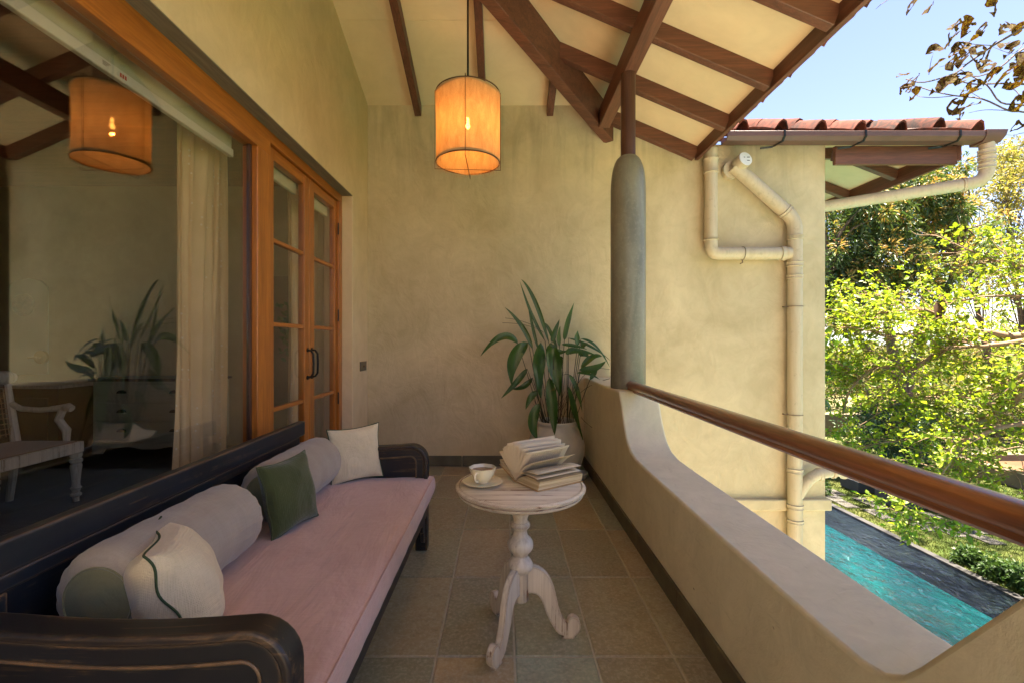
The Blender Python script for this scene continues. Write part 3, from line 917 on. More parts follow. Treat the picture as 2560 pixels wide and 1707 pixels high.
# back
YB0, YB1 = 1.023, 2.667
place(MB().box(-1.200, -1.160, YB0, 2.72, .655, .738).obj('back_rail', M['black'], bevel=.007, seg=3), bed)
place(MB().box(-1.198, -1.168, YB0, YB1, .612, .6545).obj('back_moulding', M['black'], bevel=.006, seg=3), bed)
place(MB().box(-1.196, -1.182, YB0, YB1, .30, .6115).obj('back_panel', M['black'], smooth=0), bed)
for a, b in ((YB0, YB0+.07), (1.81, 1.88), (YB1-.07, YB1)):
    place(MB().box(-1.181, -1.166, a, b, .30, .6115).obj('back_stile', M['black'], bevel=.004), bed)
place(MB().box(BX1-.040, BX1-.002, 1.023, 2.667, .20, .300).obj('front_rail', M['black'], bevel=.005), bed)
place(MB().box(-1.18, -.478, 1.03, 2.66, .285, .305).obj('seat_board', M['black'], smooth=0), bed)
for x in (-1.195, -.506):
    for y_ in (.955, 2.663):
        place(MB().box(x, x+.068, y_, y_+.070, 0, .2695).obj('leg', M['black_x'], bevel=.006), bed)
def bracket(y0, y1, sgn):
    pts = [(0, 0), (.11, 0), (.095, -.03), (.065, -.035), (.055, -.075), (.03, -.085), (.022, -.14), (0, -.15)]
    place(MB().prism([(y0 + sgn*a, .1995 + b) for a, b in pts], lambda a, b, t: (t, a, b), -.470, -.448).obj('corner_bracket', M['black'], bevel=.003, fixn=True), bed)
bracket(1.026, 0, 1); bracket(2.662, 0, -1)

# ---- mattress
mt = thing('mattress', 'dusty pink box mattress on the black daybed', 'mattress', (-.8, 1.85, .31))
mx0, mx1, my0, my1, mz0, mz1 = -1.160, -.412, 1.030, 2.755, .306, .410
def matt(u, v):
    x = mx0 + (mx1-mx0)*u; y_ = my0 + (my1-my0)*v
    return x, y_
mb = MB(); NU, NV = 26, 60
def edge_round(u, v):
    e_ = min(u*(mx1-mx0), (1-u)*(mx1-mx0), v*(my1-my0), (1-v)*(my1-my0))
    return e_
import mathutils.noise as mn
def ztop(u, v):
    x, y_ = matt(u, v)
    e_ = edge_round(u, v)
    z = mz1 + .008*min(1, e_/.12) - .010*math.exp(-(e_/.010)**2)
    z += .003*mn.noise(Vector((x*5, y_*3, 0))) * min(1, e_/.05)
    z += .0035*mn.noise(Vector((x*3 + y_*4, y_*2 - x*6, 7))) * min(1, e_/.05)
    # puckers along the front seam
    z += .0035*mn.noise(Vector((x*8, y_*38, 3))) * math.exp(-((1-u)*(mx1-mx0)/.07)) 
    return z
mb.grid(lambda u, v: (*matt(u, v), ztop(u, v)), NU, NV)
def wall_strip(p0, p1, n, out):
    def f(s_, t):
        x = p0[0]+(p1[0]-p0[0])*s_; y_ = p0[1]+(p1[1]-p0[1])*s_
        z = mz0 + (mz1-.010-mz0)*t
        b = .009*math.sin(math.pi*t) + .0025*mn.noise(Vector((x*14, y_*14, t*2)))
        return (x + out[0]*b, y_ + out[1]*b, z)
    mb.grid(f, n, 5)
wall_strip((mx0, my0), (mx1, my0), 20, (0, -1)); wall_strip((mx1, my0), (mx1, my1), 60, (1, 0))
wall_strip((mx1, my1), (mx0, my1), 20, (0, 1)); wall_strip((mx0, my1), (mx0, my0), 60, (-1, 0))
place(mb.obj('cushion', M['pink'], smooth=50), mt)
seam = [(mx0, my0), (mx1, my0), (mx1, my1), (mx0, my1), (mx0, my0)]
pts = []
for a, b in zip(seam[:-1], seam[1:]):
    for i in range(24): pts.append((a[0]+(b[0]-a[0])*i/24, a[1]+(b[1]-a[1])*i/24, mz1-.008))
pts.append((mx0, my0, mz1-.008))
place(MB().tube(pts, .0032, 6).obj('piping', M['pink'], smooth=60), mt)

# ---- bolsters
def bolster(y0, y1, label, x=-1.020, r=.125, zc=None):
    zc = zc or (.414 + r)
    L = y1-y0
    b = thing('bolster', label, 'bolster', (x, (y0+y1)/2, .414), group='bolsters on the daybed')
    prof = []
    for i in range(7):
        a = math.pi/2*i/6
        prof.append((y0 + .055*(1-math.sin(a)), r - .050*(1-math.sin(a))**1 - .0*(1-math.cos(a)), 1-i/6))
    prof = [(y0 + .05 - .05*math.cos(math.pi/2*i/7), (r-.045) + .045*math.sin(math.pi/2*i/7), 1-i/7) for i in range(8)]
    mid = [(y0+.05 + (L-.1)*i/14, r + .002*math.sin(i*1.7), 0) for i in range(1, 14)]
    end = [(y1 + y0 - p[0], p[1], p[2]) for p in reversed(prof)]
    prof = prof + mid + end
    n = 56
    vs = []; fs = []
    for (yy_, rr, g) in prof:
        for i in range(n):
            a = 2*math.pi*i/n
            pk = 1 + .018*g*(1-g)*4*math.cos(a*19+.6*math.sin(3*a)) + .003*mn.noise(Vector((math.cos(a)*1.2, math.sin(a)*1.2, yy_*3)))
            zz = zc + rr*pk*math.sin(a)
            if zz < .412: zz = .412 + (zz-.412)*.1
            vs.append((x + rr*pk*math.cos(a), yy_, zz))
    m_ = len(prof)
    for k in range(m_-1):
        for i in range(n):
            j = (i+1) % n
            fs.append((k*n+i, k*n+j, (k+1)*n+j, (k+1)*n+i))
    place(MB().add(vs, fs).obj('body', M['grey'], smooth=60), b)
    for (ye, sg) in ((y0, -1), (y1, 1)):
        rr = r-.045
        cap = MB()
        cap.grid(lambda u, v: (x + (rr+.002)*u*math.cos(2*math.pi*v), ye + sg*(.010*(1-u*u)), zc + (rr+.002)*u*math.sin(2*math.pi*v)), 6, 40)
        place(cap.obj('end_cap', M['greycap'], smooth=60), b)
        place(MB().tube([(x + rr*math.cos(2*math.pi*i/40), ye, zc + rr*math.sin(2*math.pi*i/40)) for i in range(41)], .0035, 6, cap=False).obj('piping', M['greycap'], smooth=60), b)
    return b
bolster(1.165, 1.745, 'taupe satin bolster nearest the camera with an olive end cap', -1.018, .132)
bolster(1.99, 2.60, 'taupe satin bolster at the far end of the daybed', -1.018, .130)

# ---- cushions
def cushion(label, center, ex, ey, w, h, th, mat, pip=None, seed=0, wavy=0.0, pinch=.10):
    """ex: direction of its width, ey: of its height (both roughly unit)"""
    c = Vector(center); ex = Vector(ex).normalized(); ey = Vector(ey); ey = (ey - ex*ey.dot(ex)).normalized(); nz = ex.cross(ey)
    t = thing('cushion', label, 'cushion', tuple(c - ey*h/2), group='loose cushions on the daybed')
    n = 26
    def shape(u, v, sg):
        a, b = u*2-1, v*2-1
        pa = 1 - pinch*(1-b*b)*1.0*abs(a)**3 ; pb = 1 - pinch*(1-a*a)*abs(b)**3
        prof = max(0, (1-a*a)*(1-b*b))**.44
        wr = mn.noise(Vector((a*2.2+seed, b*2.2, sg*3)))*.10 + mn.noise(Vector((a*6+seed, b*3, sg)))*.03
        off = th/2*prof*(1+wr)*sg
        edge = max(abs(a), abs(b))
        off += wavy*math.sin((a*2.6+b*3.4)*1.9+seed)*edge**3
        p = c + ex*(a*pa*w/2) + ey*(b*pb*h/2) + nz*off
        if p.z < .414: p.z = .414
        return p
    for sg in (1, -1):
        mb = MB()
        if sg > 0: mb.grid(lambda u, v: shape(u, v, 1), n, n)
        else: mb.grid(lambda u, v: shape(1-u, v, -1), n, n)
        place(mb.obj('front' if sg > 0 else 'back', mat, smooth=70), t)
    if pip:
        ed = [(i/n, 0) for i in range(n)] + [(1, i/n) for i in range(n)] + [(1-i/n, 1) for i in range(n)] + [(0, 1-i/n) for i in range(n+1)]
        place(MB().tube([shape(u, v, 1) for u, v in ed], (.0032), 7, cap=False).obj('piping', pip, smooth=60), t)
    return t
# normals face +X (towards the seat), leaning back on the bolsters
cushion('cream cushion with wavy green piping leaning on the near bolster', (-.895, 1.275, .530), (-.50, .866, 0), (-.42, 0, 1), .30, .32, .20, M['cream'], M['piping'], 1.3, .009)
cushion('olive green linen cushion wedged between the two bolsters', (-.905, 1.965, .560), (.28, 1, .03), (-.22, .05, 1), .275, .30, .125, M['green'], M['green'], 4.1, .004)
cushion('square cream cushion with dark piping in the far corner of the daybed', (-.835, 2.625, .568), (.80, .50, .05), (-.06, .10, 1), .29, .31, .095, M['cream'], M['piping'], 8.7, .003)

# ---- side table
TX, TY = .070, 1.888
tb = thing('side_table', 'small round white pedestal table with three scrolled legs', 'table', (TX, TY, 0))
tp = [(.235, .586), (.246, .588), (.252, .594), (.2535, .600), (.250, .604), (.256, .607), (.262, .612), (.2625, .617), (.258, .622), (.249, .6245), (.2465, .6215), (.243, .6215), (.240, .6235), (.0, .6238)]
place(MB().lathe((TX, TY, 0), [(0.001, .586)] + tp[:-1] + [(.001, .6238)], 96).obj('table_top', M['white'], smooth=45), tb)
cp_ = [(.002, .150), (.030, .150), (.034, .156), (.034, .262), (.037, .268), (.040, .272), (.046, .278), (.0505, .288), (.051, .298), (.047, .308), (.040, .318), (.033, .326), (.029, .334), (.030, .338), (.036, .345),
       (.046, .355), (.0515, .366), (.0525, .378), (.050, .390), (.043, .402), (.034, .410), (.031, .413), (.029, .418), (.0265, .430), (.028, .440), (.031, .443), (.037, .449), (.0405, .457), (.037, .465), (.030, .470),
       (.028, .476), (.029, .486), (.035, .500), (.037, .508), (.032, .516), (.030, .530), (.036, .550), (.050, .570), (.060, .5855)]
place(MB().lathe((TX, TY, 0), cp_, 40).obj('turned_column', M['white_z'], smooth=35), tb)
legp = [(.026, .292), (.044, .293), (.060, .291), (.075, .286), (.092, .275), (.107, .261), (.119, .245), (.128, .227), (.138, .200), (.144, .177), (.150, .149), (.156, .121), (.165, .096), (.175, .077), (.183, .067),
        (.190, .064), (.192, .076), (.198, .084), (.207, .089), (.218, .089), (.230, .083), (.238, .073), (.243, .058), (.243, .042), (.238, .028), (.228, .016), (.219, .010), (.219, .0), (.168, .0), (.167, .006), (.176, .011), (.160, .017),
        (.144, .030), (.128, .055), (.113, .083), (.102, .108), (.094, .133), (.085, .155), (.075, .171), (.062, .181), (.047, .184), (.026, .182)]
for az in (0, 120, 240):
    ca, sa = math.cos(math.radians(az)), math.sin(math.radians(az))
    fn = lambda a, b, t, ca=ca, sa=sa: (TX + a*ca - t*sa, TY + a*sa + t*ca, b)
    place(MB().prism(legp, fn, -.0145, .0145).obj('leg', M['white_z'], smooth=30, bevel=.004, fixn=True), tb)

# ---- saucer and cup
TZ = .6238
sx_, sy_ = -.083, 1.875
octo = lambda k: (lambda a, z: 1 + k*math.cos(8*a) )
sau = MB().lathe((sx_, sy_, TZ), [(.001, .0035), (.030, .0015), (.036, .0), (.040, .003), (.058, .007), (.078, .012), (.0825, .0155), (.078, .0165), (.056, .0115), (.038, .008), (.001, .0065)], 64, cap0=False, cap1=False, wob=octo(.018)).obj('saucer', M['china'], smooth=60)
tag(sau, 'scalloped cream china saucer under the teacup', 'saucer')
cup = thing('teacup', 'cream china cup of milky tea on the round table', 'cup', (sx_, sy_, TZ+.008))
cz = TZ+.0078
cprof = [(.001, .002), (.018, .0), (.022, .001), (.0225, .005), (.026, .009), (.036, .020), (.044, .034), (.049, .048), (.0525, .060), (.0545, .0625), (.052, .0630), (.050, .058), (.046, .046), (.040, .030), (.024, .012), (.001, .008)]
cupb = MB().lathe((sx_, sy_, cz), cprof, 64, cap0=False, cap1=False, wob=lambda a, z: 1 + .022*math.cos(8*a)*min(1, max(0, z/.05))).obj('cup_body', M['china'], smooth=60)
place(cupb, cup)
place(MB().lathe((sx_, sy_, cz), [(.001, .0502), (.0475, .0502)], 48, cap0=False, cap1=False).obj('tea', M['tea'], smooth=0), cup)
hd = math.radians(-112)
hh = [(.050, .050), (.066, .053), (.074, .046), (.072, .032), (.062, .020), (.050, .014), (.044, .020)]
place(MB().tube([(sx_ + r*math.cos(hd), sy_ + r*math.sin(hd), cz + z) for r, z in hh], [.0045, .0048, .0048, .0045, .0042, .0042, .004], 10).obj('handle', M['china'], smooth=60), cup)

# ---- open book
def m_page():
    m, nt, out = new_mat('printed_page'); t = NT(nt)
    tc = t.n('ShaderNodeTexCoord'); sep = t.n('ShaderNodeSeparateXYZ'); t.set(sep.inputs[0], tc.outputs['UV'])
    u, v = sep.outputs['X'], sep.outputs['Y']
    ln = t.math('FRACT', t.math('MULTIPLY', v, 34.0))
    line = t.math('LESS_THAN', ln, .42)
    cell = t.n('ShaderNodeCombineXYZ'); t.set(cell.inputs[0], t.math('MULTIPLY', u, 60.0)); t.set(cell.inputs[1], t.math('FLOOR', t.math('MULTIPLY', v, 34.0)))
    nz = t.n('ShaderNodeTexNoise'); t.set(nz.inputs['Vector'], cell.outputs[0]); nz.inputs['Scale'].default_value = 1.0; nz.inputs['Detail'].default_value = 0
    word = t.math('GREATER_THAN', nz.outputs['Fac'], .43)
    inm = t.math('MULTIPLY', t.math('MULTIPLY', t.math('GREATER_THAN', u, .13), t.math('LESS_THAN', u, .86)), t.math('MULTIPLY', t.math('GREATER_THAN', v, .10), t.math('LESS_THAN', v, .90)))
    k = t.math('MULTIPLY', t.math('MULTIPLY', line, word), t.math('MULTIPLY', inm, .62))
    col = t.mix(k, (.70, .60, .44), (.10, .08, .06))
    p = t.principled(None, col, .9, .1)
    tr = t.n('ShaderNodeBsdfTranslucent'); tr.inputs[0].default_value = (.55, .45, .30, 1)
    mx = t.n('ShaderNodeMixShader'); mx.inputs[0].default_value = .2
    nt.links.new(p, mx.inputs[1]); nt.links.new(tr.outputs[0], mx.inputs[2]); nt.links.new(mx.outputs[0], out.inputs['Surface'])
    return m
M['page'] = m_page()
def m_pageblock():
    m, nt, out = new_mat('page_edges'); t = NT(nt)
    c = t.coord(scale=(1, 1, 1))
    w = t.noise(t.coord(scale=(3, 3, 420)), 1.0, 2)
    col = t.ramp(w, [(.35, (.36, .27, .15)), (.65, (.60, .49, .33))])
    t.principled(out, col, .9, .1, t.bump(w, .5, .001))
    return m
M['pages'] = m_pageblock()
M['cover'] = m_plain('tan_book_cover', (.42, .27, .12), .6, .3)
bk = thing('book', 'thick old paperback standing open with its pages fanned', 'book', (.055, 1.905, TZ))
B0 = Vector((.050, 1.908, TZ+.001)); BA = Vector((.83, .56, 0)).normalized(); BWd = Vector((.56, -.83, 0)).normalized(); BL = .225; BWW = .150
def bp(w, l, z): return B0 + BWd*w + BA*l + Vector((0, 0, z))
# right page block (lying on the table towards the camera)
def block(w1, th, name, sgn=1, tilt=0.0, cap_th=.003):
    n = 10
    prof = []
    for i in range(n+1):
        s_ = i/n
        prof.append((w1*s_*sgn, th*(1-(1-min(1, s_*2.4))**2) + .003*math.sin(s_*3)))
    lo = [(w1*s_*sgn, .0035) for s_ in [i/n for i in range(n, -1, -1)]]
    poly = [(a, b) for a, b in prof] + lo
    def fn(a, b, t):
        skew = (b/th)*.010 if th else 0
        return bp(a*math.cos(tilt) - 0*b + (skew if sgn > 0 else -skew), t, b*1.0 + abs(a)*math.sin(tilt))
    return place(MB().prism(poly, fn, 0, BL).obj(name, M['pages'], smooth=30, fixn=True), bk)
block(BWW, .036, 'page_block')
block(.115, .024, 'page_block', -1, math.radians(22))
place(MB().prism([(0, 0), (BWW+.006, 0), (BWW+.006, .003), (0, .003)], lambda a, b, t: bp(a, t, b), -.003, BL+.003).obj('cover', M['cover'], fixn=True), bk)
place(MB().prism([(0, 0), (-.123, 0), (-.123, .003), (0, .003)], lambda a, b, t: bp(a*math.cos(math.radians(22)), t, b+abs(a)*math.sin(math.radians(22))), -.003, BL+.003).obj('cover', M['cover'], fixn=True), bk)
place(MB().box(-.002, .002, 0, BL, 0, .003).obj('spine', M['cover']), bk)
def page(theta, curl, w=.150, z0=.006, lift=0, side=0.0):
    """theta at the spine from the right-hand side (deg); curl bends it over (deg along its width)"""
    n = 10; m_ = 6
    pts = []
    p = Vector((0, z0)); a = math.radians(theta)
    pts.append(tuple(p))
    for i in range(n):
        aa = a - math.radians(curl)*((i+.5)/n)
        p = p + Vector((math.cos(aa), math.sin(aa)))*(w/n); pts.append(tuple(p))
    mb = MB()
    vs = []; uvs = []
    for j in range(m_+1):
        for i, (a_, b_) in enumerate(pts):
            s_ = i/n
            vs.append(bp(a_ + side*s_*(j/m_), BL*j/m_, max(.004, b_ + lift*(j/m_)*s_)))
            uvs.append((s_, 1-j/m_))
    fs = []
    for j in range(m_):
        for i in range(n):
            q = j*(n+1)+i; fs.append((q, q+1, q+n+2, q+n+1))
    mb.add(vs, fs); o = mb.obj('page', M['page'], smooth=60)
    uv = o.data.uv_layers.new(name='UVMap')
    for lp in o.data.loops:
        uv.data[lp.index].uv = (uvs[lp.vertex_index][1], uvs[lp.vertex_index][0]) if False else (uvs[lp.vertex_index][1], 1-uvs[lp.vertex_index][0])
    sol = o.modifiers.new('solid', 'SOLIDIFY'); sol.thickness = .0012
    return place(o, bk)
for th_, cu in ((147, 10), (139, 18), (130, 8), (124, 14), (117, 6), (112, 10), (106, 4), (101, 8), (96, -3), (92, 6), (87, 10), (82, 4), (76, 14), (70, 20), (64, 12)):
    page(th_, cu, .150 + random.uniform(-.003, .002), .006 + random.uniform(0, .004), random.uniform(-.004, .006))
page(58, 38, .150, .010, .004); page(50, 58, .150, .014, .0); page(38, 42, .152, .022, .002)
page(22, 20, .152, .034, .002, .004); page(17, 24, .150, .033, .0)

# ---- pendant lamp
LX, LY = -.239, 3.14
lamp = thing('pendant_lamp', 'lit drum pendant of raw cloth on a wire frame hanging from the ceiling', 'lamp', (LX, LY, 2.38))
zt, zb, lr = 2.865, 2.405, .212
def shade_fn(u, v):
    a = 2*math.pi*u; z = zb + (zt-zb)*v
    r = lr*(1 + .02*math.sin(2*a+1) + .012*math.sin(5*a+v*3) + .010*math.sin(math.pi*v)*-1 + .012*v*v)
    if v > .97: r *= 1.0
    return (LX + r*math.cos(a), LY + r*math.sin(a), z + .006*math.sin(3*a)*(1 if v < .5 else 1.4))
place(MB().grid(shade_fn, 72, 16).obj('shade', M['shade'], smooth=80), lamp)
M['hem'] = m_plain('brown_hem_cloth', (.42, .26, .13), .95)
for v0, v1 in ((.0, .035), (.965, 1.0)):
    place(MB().grid(lambda u, v, v0=v0, v1=v1: (lambda p: (LX + (p[0]-LX)*1.012, LY + (p[1]-LY)*1.012, p[2]))(shade_fn(u, v0+(v1-v0)*v)), 72, 2).obj('hem_band', M['hem'], smooth=80), lamp)
# gathered top of the cloth: flares in over the ring
place(MB().grid(lambda u, v: (lambda p, q: (LX + (p[0]-LX)*(1-.16*v) , LY + (p[1]-LY)*(1-.16*v), p[2] + .012*v))(shade_fn(u, 1.0), 0), 72, 3).obj('shade_lip', M['shade'], smooth=80), lamp)
for z, rr in ((zt+.004, lr*1.015), (zb, lr*1.01)):
    place(MB().tube([(LX + rr*math.cos(2*math.pi*i/48), LY + rr*math.sin(2*math.pi*i/48), z) for i in range(49)], .0042, 6, cap=False).obj('ring', M['wire'], smooth=60), lamp)
for ang, dz in ((90, -.03), (4, -.045)):
    ca, sa = math.cos(math.radians(ang)), math.sin(math.radians(ang)); w_ = lr*1.045
    loop = [(LX + w_*ca, LY + w_*sa, zb+dz), (LX + w_*ca, LY + w_*sa, zt+.02), (LX + .01*ca, LY + .01*sa, zt+.045), (LX - w_*ca, LY - w_*sa, zt+.02), (LX - w_*ca, LY - w_*sa, zb+dz), (LX + w_*ca, LY + w_*sa, zb+dz)]
    place(MB().tube(loop, .0024, 6).obj('wire_frame', M['wire'], smooth=60), lamp)
fr = MB()
for i in range(110):
    a = 2*math.pi*i/110 + random.uniform(-.02, .02); l_ = random.uniform(.012, .045)
    r0 = lr*1.0
    p = Vector((LX + r0*math.cos(a), LY + r0*math.sin(a), zb + .004))
    dx = Vector((random.uniform(-.008, .008), random.uniform(-.008, .008), 0))
    fr.tube([p, p + Vector((0, 0, -l_*.5)) + dx*.4, p + Vector((0, 0, -l_)) + dx], .0009, 4)
o = place(fr.obj('fringe', M['shade'], smooth=0), lamp); tag(o, kind='stuff')
place(MB().tube([(LX, LY, zF(LY)), (LX, LY, zt+.03)], .0065, 8).obj('cord', M['iron'], smooth=60), lamp)
place(MB().lathe((LX, LY, 2.71), [(.016, 0), (.018, .01), (.018, .06), (.008, .075), (.0066, .30)], 16).obj('lamp_holder', M['iron'], smooth=50), lamp)
m, nt, out = new_mat('glowing_filament_bulb')
em = nt.nodes.new('ShaderNodeEmission'); em.inputs[0].default_value = (1.0, .50, .13, 1); em.inputs[1].default_value = 12
nt.links.new(em.outputs[0], out.inputs['Surface'])
M['bulb'] = m
place(MB().lathe((LX, LY, 2.615), [(.002, .02), (.010, .022), (.014, .030), (.015, .040), (.012, .052), (.009, .062), (.009, .095)], 20).obj('bulb', M['bulb'], smooth=60), lamp)
ld = bpy.data.lights.new('bulb_light', 'POINT'); ld.energy = .85; ld.color = (1.0, .36, .07); ld.shadow_soft_size = .012
lo = bpy.data.objects.new('bulb_light', ld); COL.objects.link(lo); lo.location = (LX, LY, 2.60)
lo.parent = lamp; lo.matrix_parent_inverse = Matrix.Translation(lamp.location).inverted()

# ---- plant pot, plant, small bowl
PXc, PYc = .470, 4.10
pot = thing('plant_pot', 'big bellied off white stone pot in the porch corner', 'pot', (PXc, PYc, 0))
place(MB().lathe((PXc, PYc, 0), [(.001, .0), (.13, .0), (.165, .03), (.215, .12), (.244, .22), (.248, .29), (.232, .36), (.200, .42), (.176, .455), (.172, .47), (.180, .485), (.186, .498), (.180, .508), (.166, .506), (.160, .49), (.158, .45)], 56, cap1=False).obj('pot_body', M['pot'], smooth=60), pot)
place(MB().lathe((PXc, PYc, 0), [(.001, .462), (.10, .460), (.1585, .452)], 40, cap0=False, cap1=False).obj('soil', M['soil'], smooth=60), pot)
bw = MB().lathe((.672, 4.06, 0), [(.001, .006), (.035, .0), (.045, .004), (.064, .035), (.070, .062), (.066, .064), (.058, .036), (.040, .014), (.001, .012)], 36, cap0=False, cap1=False).obj('clay_bowl', M['pot'], smooth=60)
tag(bw, 'small grey clay bowl on the floor between pot and parapet', 'bowl')

M['pleaf'] = m_leaf('aspidistra_leaf', [(.026, .070, .010), (.045, .110, .016), (.070, .140, .022)], .28, .30, .5, (1, 1, .4), island=False, veins=True)
M['pleaf_y'] = m_leaf('yellowing_leaf', [(.06, .14, .02), (.12, .16, .03)], .3, .4, .4, (1, 1, .5), island=False)
M['stem'] = m_plain('plant_stem', (.05, .055, .018), .6)
M['stem_d'] = m_plain('dry_stem', (.10, .06, .03), .7)
plant = thing('potted_plant', 'leafy cast iron style plant with long arching dark green blades', 'plant', (PXc, PYc, .46))
def q4(x, y, Y=None): return P(1180+x/2.903, 680+y/2.903, Y or PYc)
def bez(p, q, r, t): return p*(1-t)**2 + q*2*t*(1-t) + r*t*t
def blade(pts, w, Y=None, mat='pleaf', stem_from=None, face=None, fold=.25, dY=(0, 0, 0)):
    """pts: three pixel points base, middle, tip of the blade; stem_from: pixel point at the soil"""
    Yb = Y or PYc
    a, b, c = [q4(p[0], p[1], Yb + d) for p, d in zip(pts, dY)]
    ctrl = b*2 - (a+c)/2
    n = 14
    vs = []; fs = []
    mb = MB()
    view = Vector((0, -1, 0))
    for i in range(n+1):
        t = i/n
        p = bez(a, ctrl, c, t)
        tan = (bez(a, ctrl, c, min(1, t+.02)) - bez(a, ctrl, c, max(0, t-.02))).normalized()
        fc = Vector(face) if face else Vector((.15, -1, .35))
        sd = tan.cross(fc)
        if sd.length < 1e-4: sd = Vector((1, 0, 0))
        sd.normalize(); nn = sd.cross(tan).normalized()
        ww = w/2*(math.sin(math.pi*min(1, t**.75*1.0))**.75)*(1-.15*t) if 0 < t < 1 else .0006
        wv = .06*w*math.sin(t*11+pts[0][0])
        vs += [p - sd*ww + nn*(fold*ww+wv), p - sd*ww*.5 + nn*fold*ww*.35, p, p + sd*ww*.5 + nn*fold*ww*.35, p + sd*ww + nn*(fold*ww-wv)]
    for i in range(n):
        for k in range(4):
            q = i*5+k; fs.append((q, q+1, q+6, q+5))
    o = place(mb.add(vs, fs).obj('leaf', M[mat], smooth=80), plant)
    if stem_from is not None:
        s0 = q4(stem_from[0], stem_from[1], PYc + random.uniform(-.06, .06)); s0.z = min(s0.z, .47)
        md = (s0 + a)/2 + Vector((random.uniform(-.01, .01), random.uniform(-.01, .01), .02))
        place(MB().tube([s0] + [bez(s0, md, a, i/6) for i in range(1, 7)] + [bez(a, ctrl, c, .06)], [.0035]*7+[.0022], 6).obj('stem', M['stem'], smooth=60), plant)
B_ = [
 (((560,520),(455,210),(358,55)), .040, 0, (600,1060)), (((530,500),(430,300),(348,70)), .030, .05, (590,1060)),
 (((440,560),(365,400),(240,258)), .045, .0, (520,1040)), (((480,560),(440,400),(405,220)), .030, .08, (560,1060)),
 (((335,525),(215,470),(62,608)), .068, -.10, (510,1040)),
 (((410,510),(300,640),(290,830)), .120, -.12, (520,1040)), (((400,700),(320,800),(210,915)), .055, -.05, (540,1050)),
 (((440,765),(370,830),(290,845)), .055, .02, (540,1050)),
 (((475,870),(425,910),(390,995)), .060, -.1, (530,1060)), (((490,950),(440,1090),(480,1220)), .090, -.22, (540,1070)),
 (((500,510),(480,700),(500,910)), .125, -.20, (560,1060)), (((570,515),(600,680),(640,900)), .130, -.16, (590,1060)),
 (((560,760),(585,980),(600,1180)), .095, -.30, (580,1060)), (((590,540),(560,640),(600,810)), .07, -.24, (600,1060)),
 (((670,495),(690,380),(742,220)), .055, .05, (640,1060)), (((580,510),(600,440),(635,345)), .05, .0, (610,1060)), (((635,540),(628,470),(640,395)), .045, .02, (625,1060)),
 (((765,535),(760,480),(768,425)), .060, .0, (700,1060)), (((650,525),(740,535),(835,560)), .035, -.02, None),
 (((690,600),(740,570),(900,600)), .060, -.06, (690,1060)), (((790,700),(870,620),(945,612)), .060, -.05, (720,1060)), (((780,705),(880,700),(970,645)), .070, -.10, (730,1060)),
 (((785,610),(810,590),(850,620)), .07, -.02, (710,1060)), (((790,540),(810,530),(840,515)), .05, 0, None), (((600,560),(640,580),(690,570)), .05, -.05, None),
 (((790,485),(900,540),(1000,690)), .028, .0, (700,1040)), (((700,480),(860,540),(1002,640)), .026, .05, (690,1040)),
 (((705,745),(760,850),(800,1015)), .050, -.08, None), (((700,830),(740,1000),(805,1215)), .065, -.2, (690,800)),
 (((855,780),(890,720),(905,685)), .05, .05, (740,1050)), (((660,620),(640,640),(655,700)), .055, .0, (640,1060)),
 (((760,730),(850,740),(930,780)), .028, -.05, None), (((620,560),(560,420),(520,370)), .035, .1, (600,1060)),
]
for k, (pts, w, dy, st) in enumerate(B_):
    blade(pts, w, PYc + dy, 'pleaf_y' if k in (16, 27) else 'pleaf', st, face=(random.uniform(-.3, .6), -1, random.uniform(.1, .6)))
for (a, b, c) in (((520,440),(400,370),(240,335)), ((510,430),(380,385),(220,370)), ((730,1050),(780,880),(1000,770)), ((700,1050),(800,760),(1000,705)), ((650,750),(700,740),(740,770)), ((790,1050),(850,1110),(900,1140))):
    p, q, r = q4(*a), q4(*b), q4(*c)
    place(MB().tube([bez(p, q*2-(p+r)/2, r, i/8) for i in range(9)], .0022, 5).obj('stem', M['stem'], smooth=60), plant)
for k in range(22):
    a = random.uniform(0, 6.28); r = random.uniform(.02, .12); h = random.uniform(.15, .5)
    p = Vector((PXc + r*math.cos(a), PYc + r*math.sin(a), .455)); q = p + Vector((random.uniform(-.16, .16), random.uniform(-.10, .06), h))
    place(MB().tube([p, (p+q)/2 + Vector((random.uniform(-.02, .02), 0, .02)), q], [.003, .0025, .0015], 5).obj('stem', M['stem_d' if k % 3 else 'stem'], smooth=60), plant)

# ================================================================ ROOM BEHIND THE GLASS
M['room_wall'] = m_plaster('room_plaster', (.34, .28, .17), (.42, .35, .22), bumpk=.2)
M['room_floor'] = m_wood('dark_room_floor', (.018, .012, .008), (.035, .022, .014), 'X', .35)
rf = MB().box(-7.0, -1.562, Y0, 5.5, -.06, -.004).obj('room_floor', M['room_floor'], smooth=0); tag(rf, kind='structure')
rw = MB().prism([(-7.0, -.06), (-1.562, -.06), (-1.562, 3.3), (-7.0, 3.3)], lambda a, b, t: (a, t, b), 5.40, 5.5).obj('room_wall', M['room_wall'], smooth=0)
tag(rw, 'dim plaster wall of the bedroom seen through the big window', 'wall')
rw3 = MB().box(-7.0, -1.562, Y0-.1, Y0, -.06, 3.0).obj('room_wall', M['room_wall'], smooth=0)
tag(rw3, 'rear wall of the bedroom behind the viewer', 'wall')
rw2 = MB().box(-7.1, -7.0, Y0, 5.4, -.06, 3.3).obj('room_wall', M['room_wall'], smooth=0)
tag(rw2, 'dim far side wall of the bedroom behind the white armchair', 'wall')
rc = MB().box(-7.0, -1.562, Y0, 5.4, 3.0, 3.1).obj('room_ceiling', M['beam_x'], smooth=0); tag(rc, kind='structure')

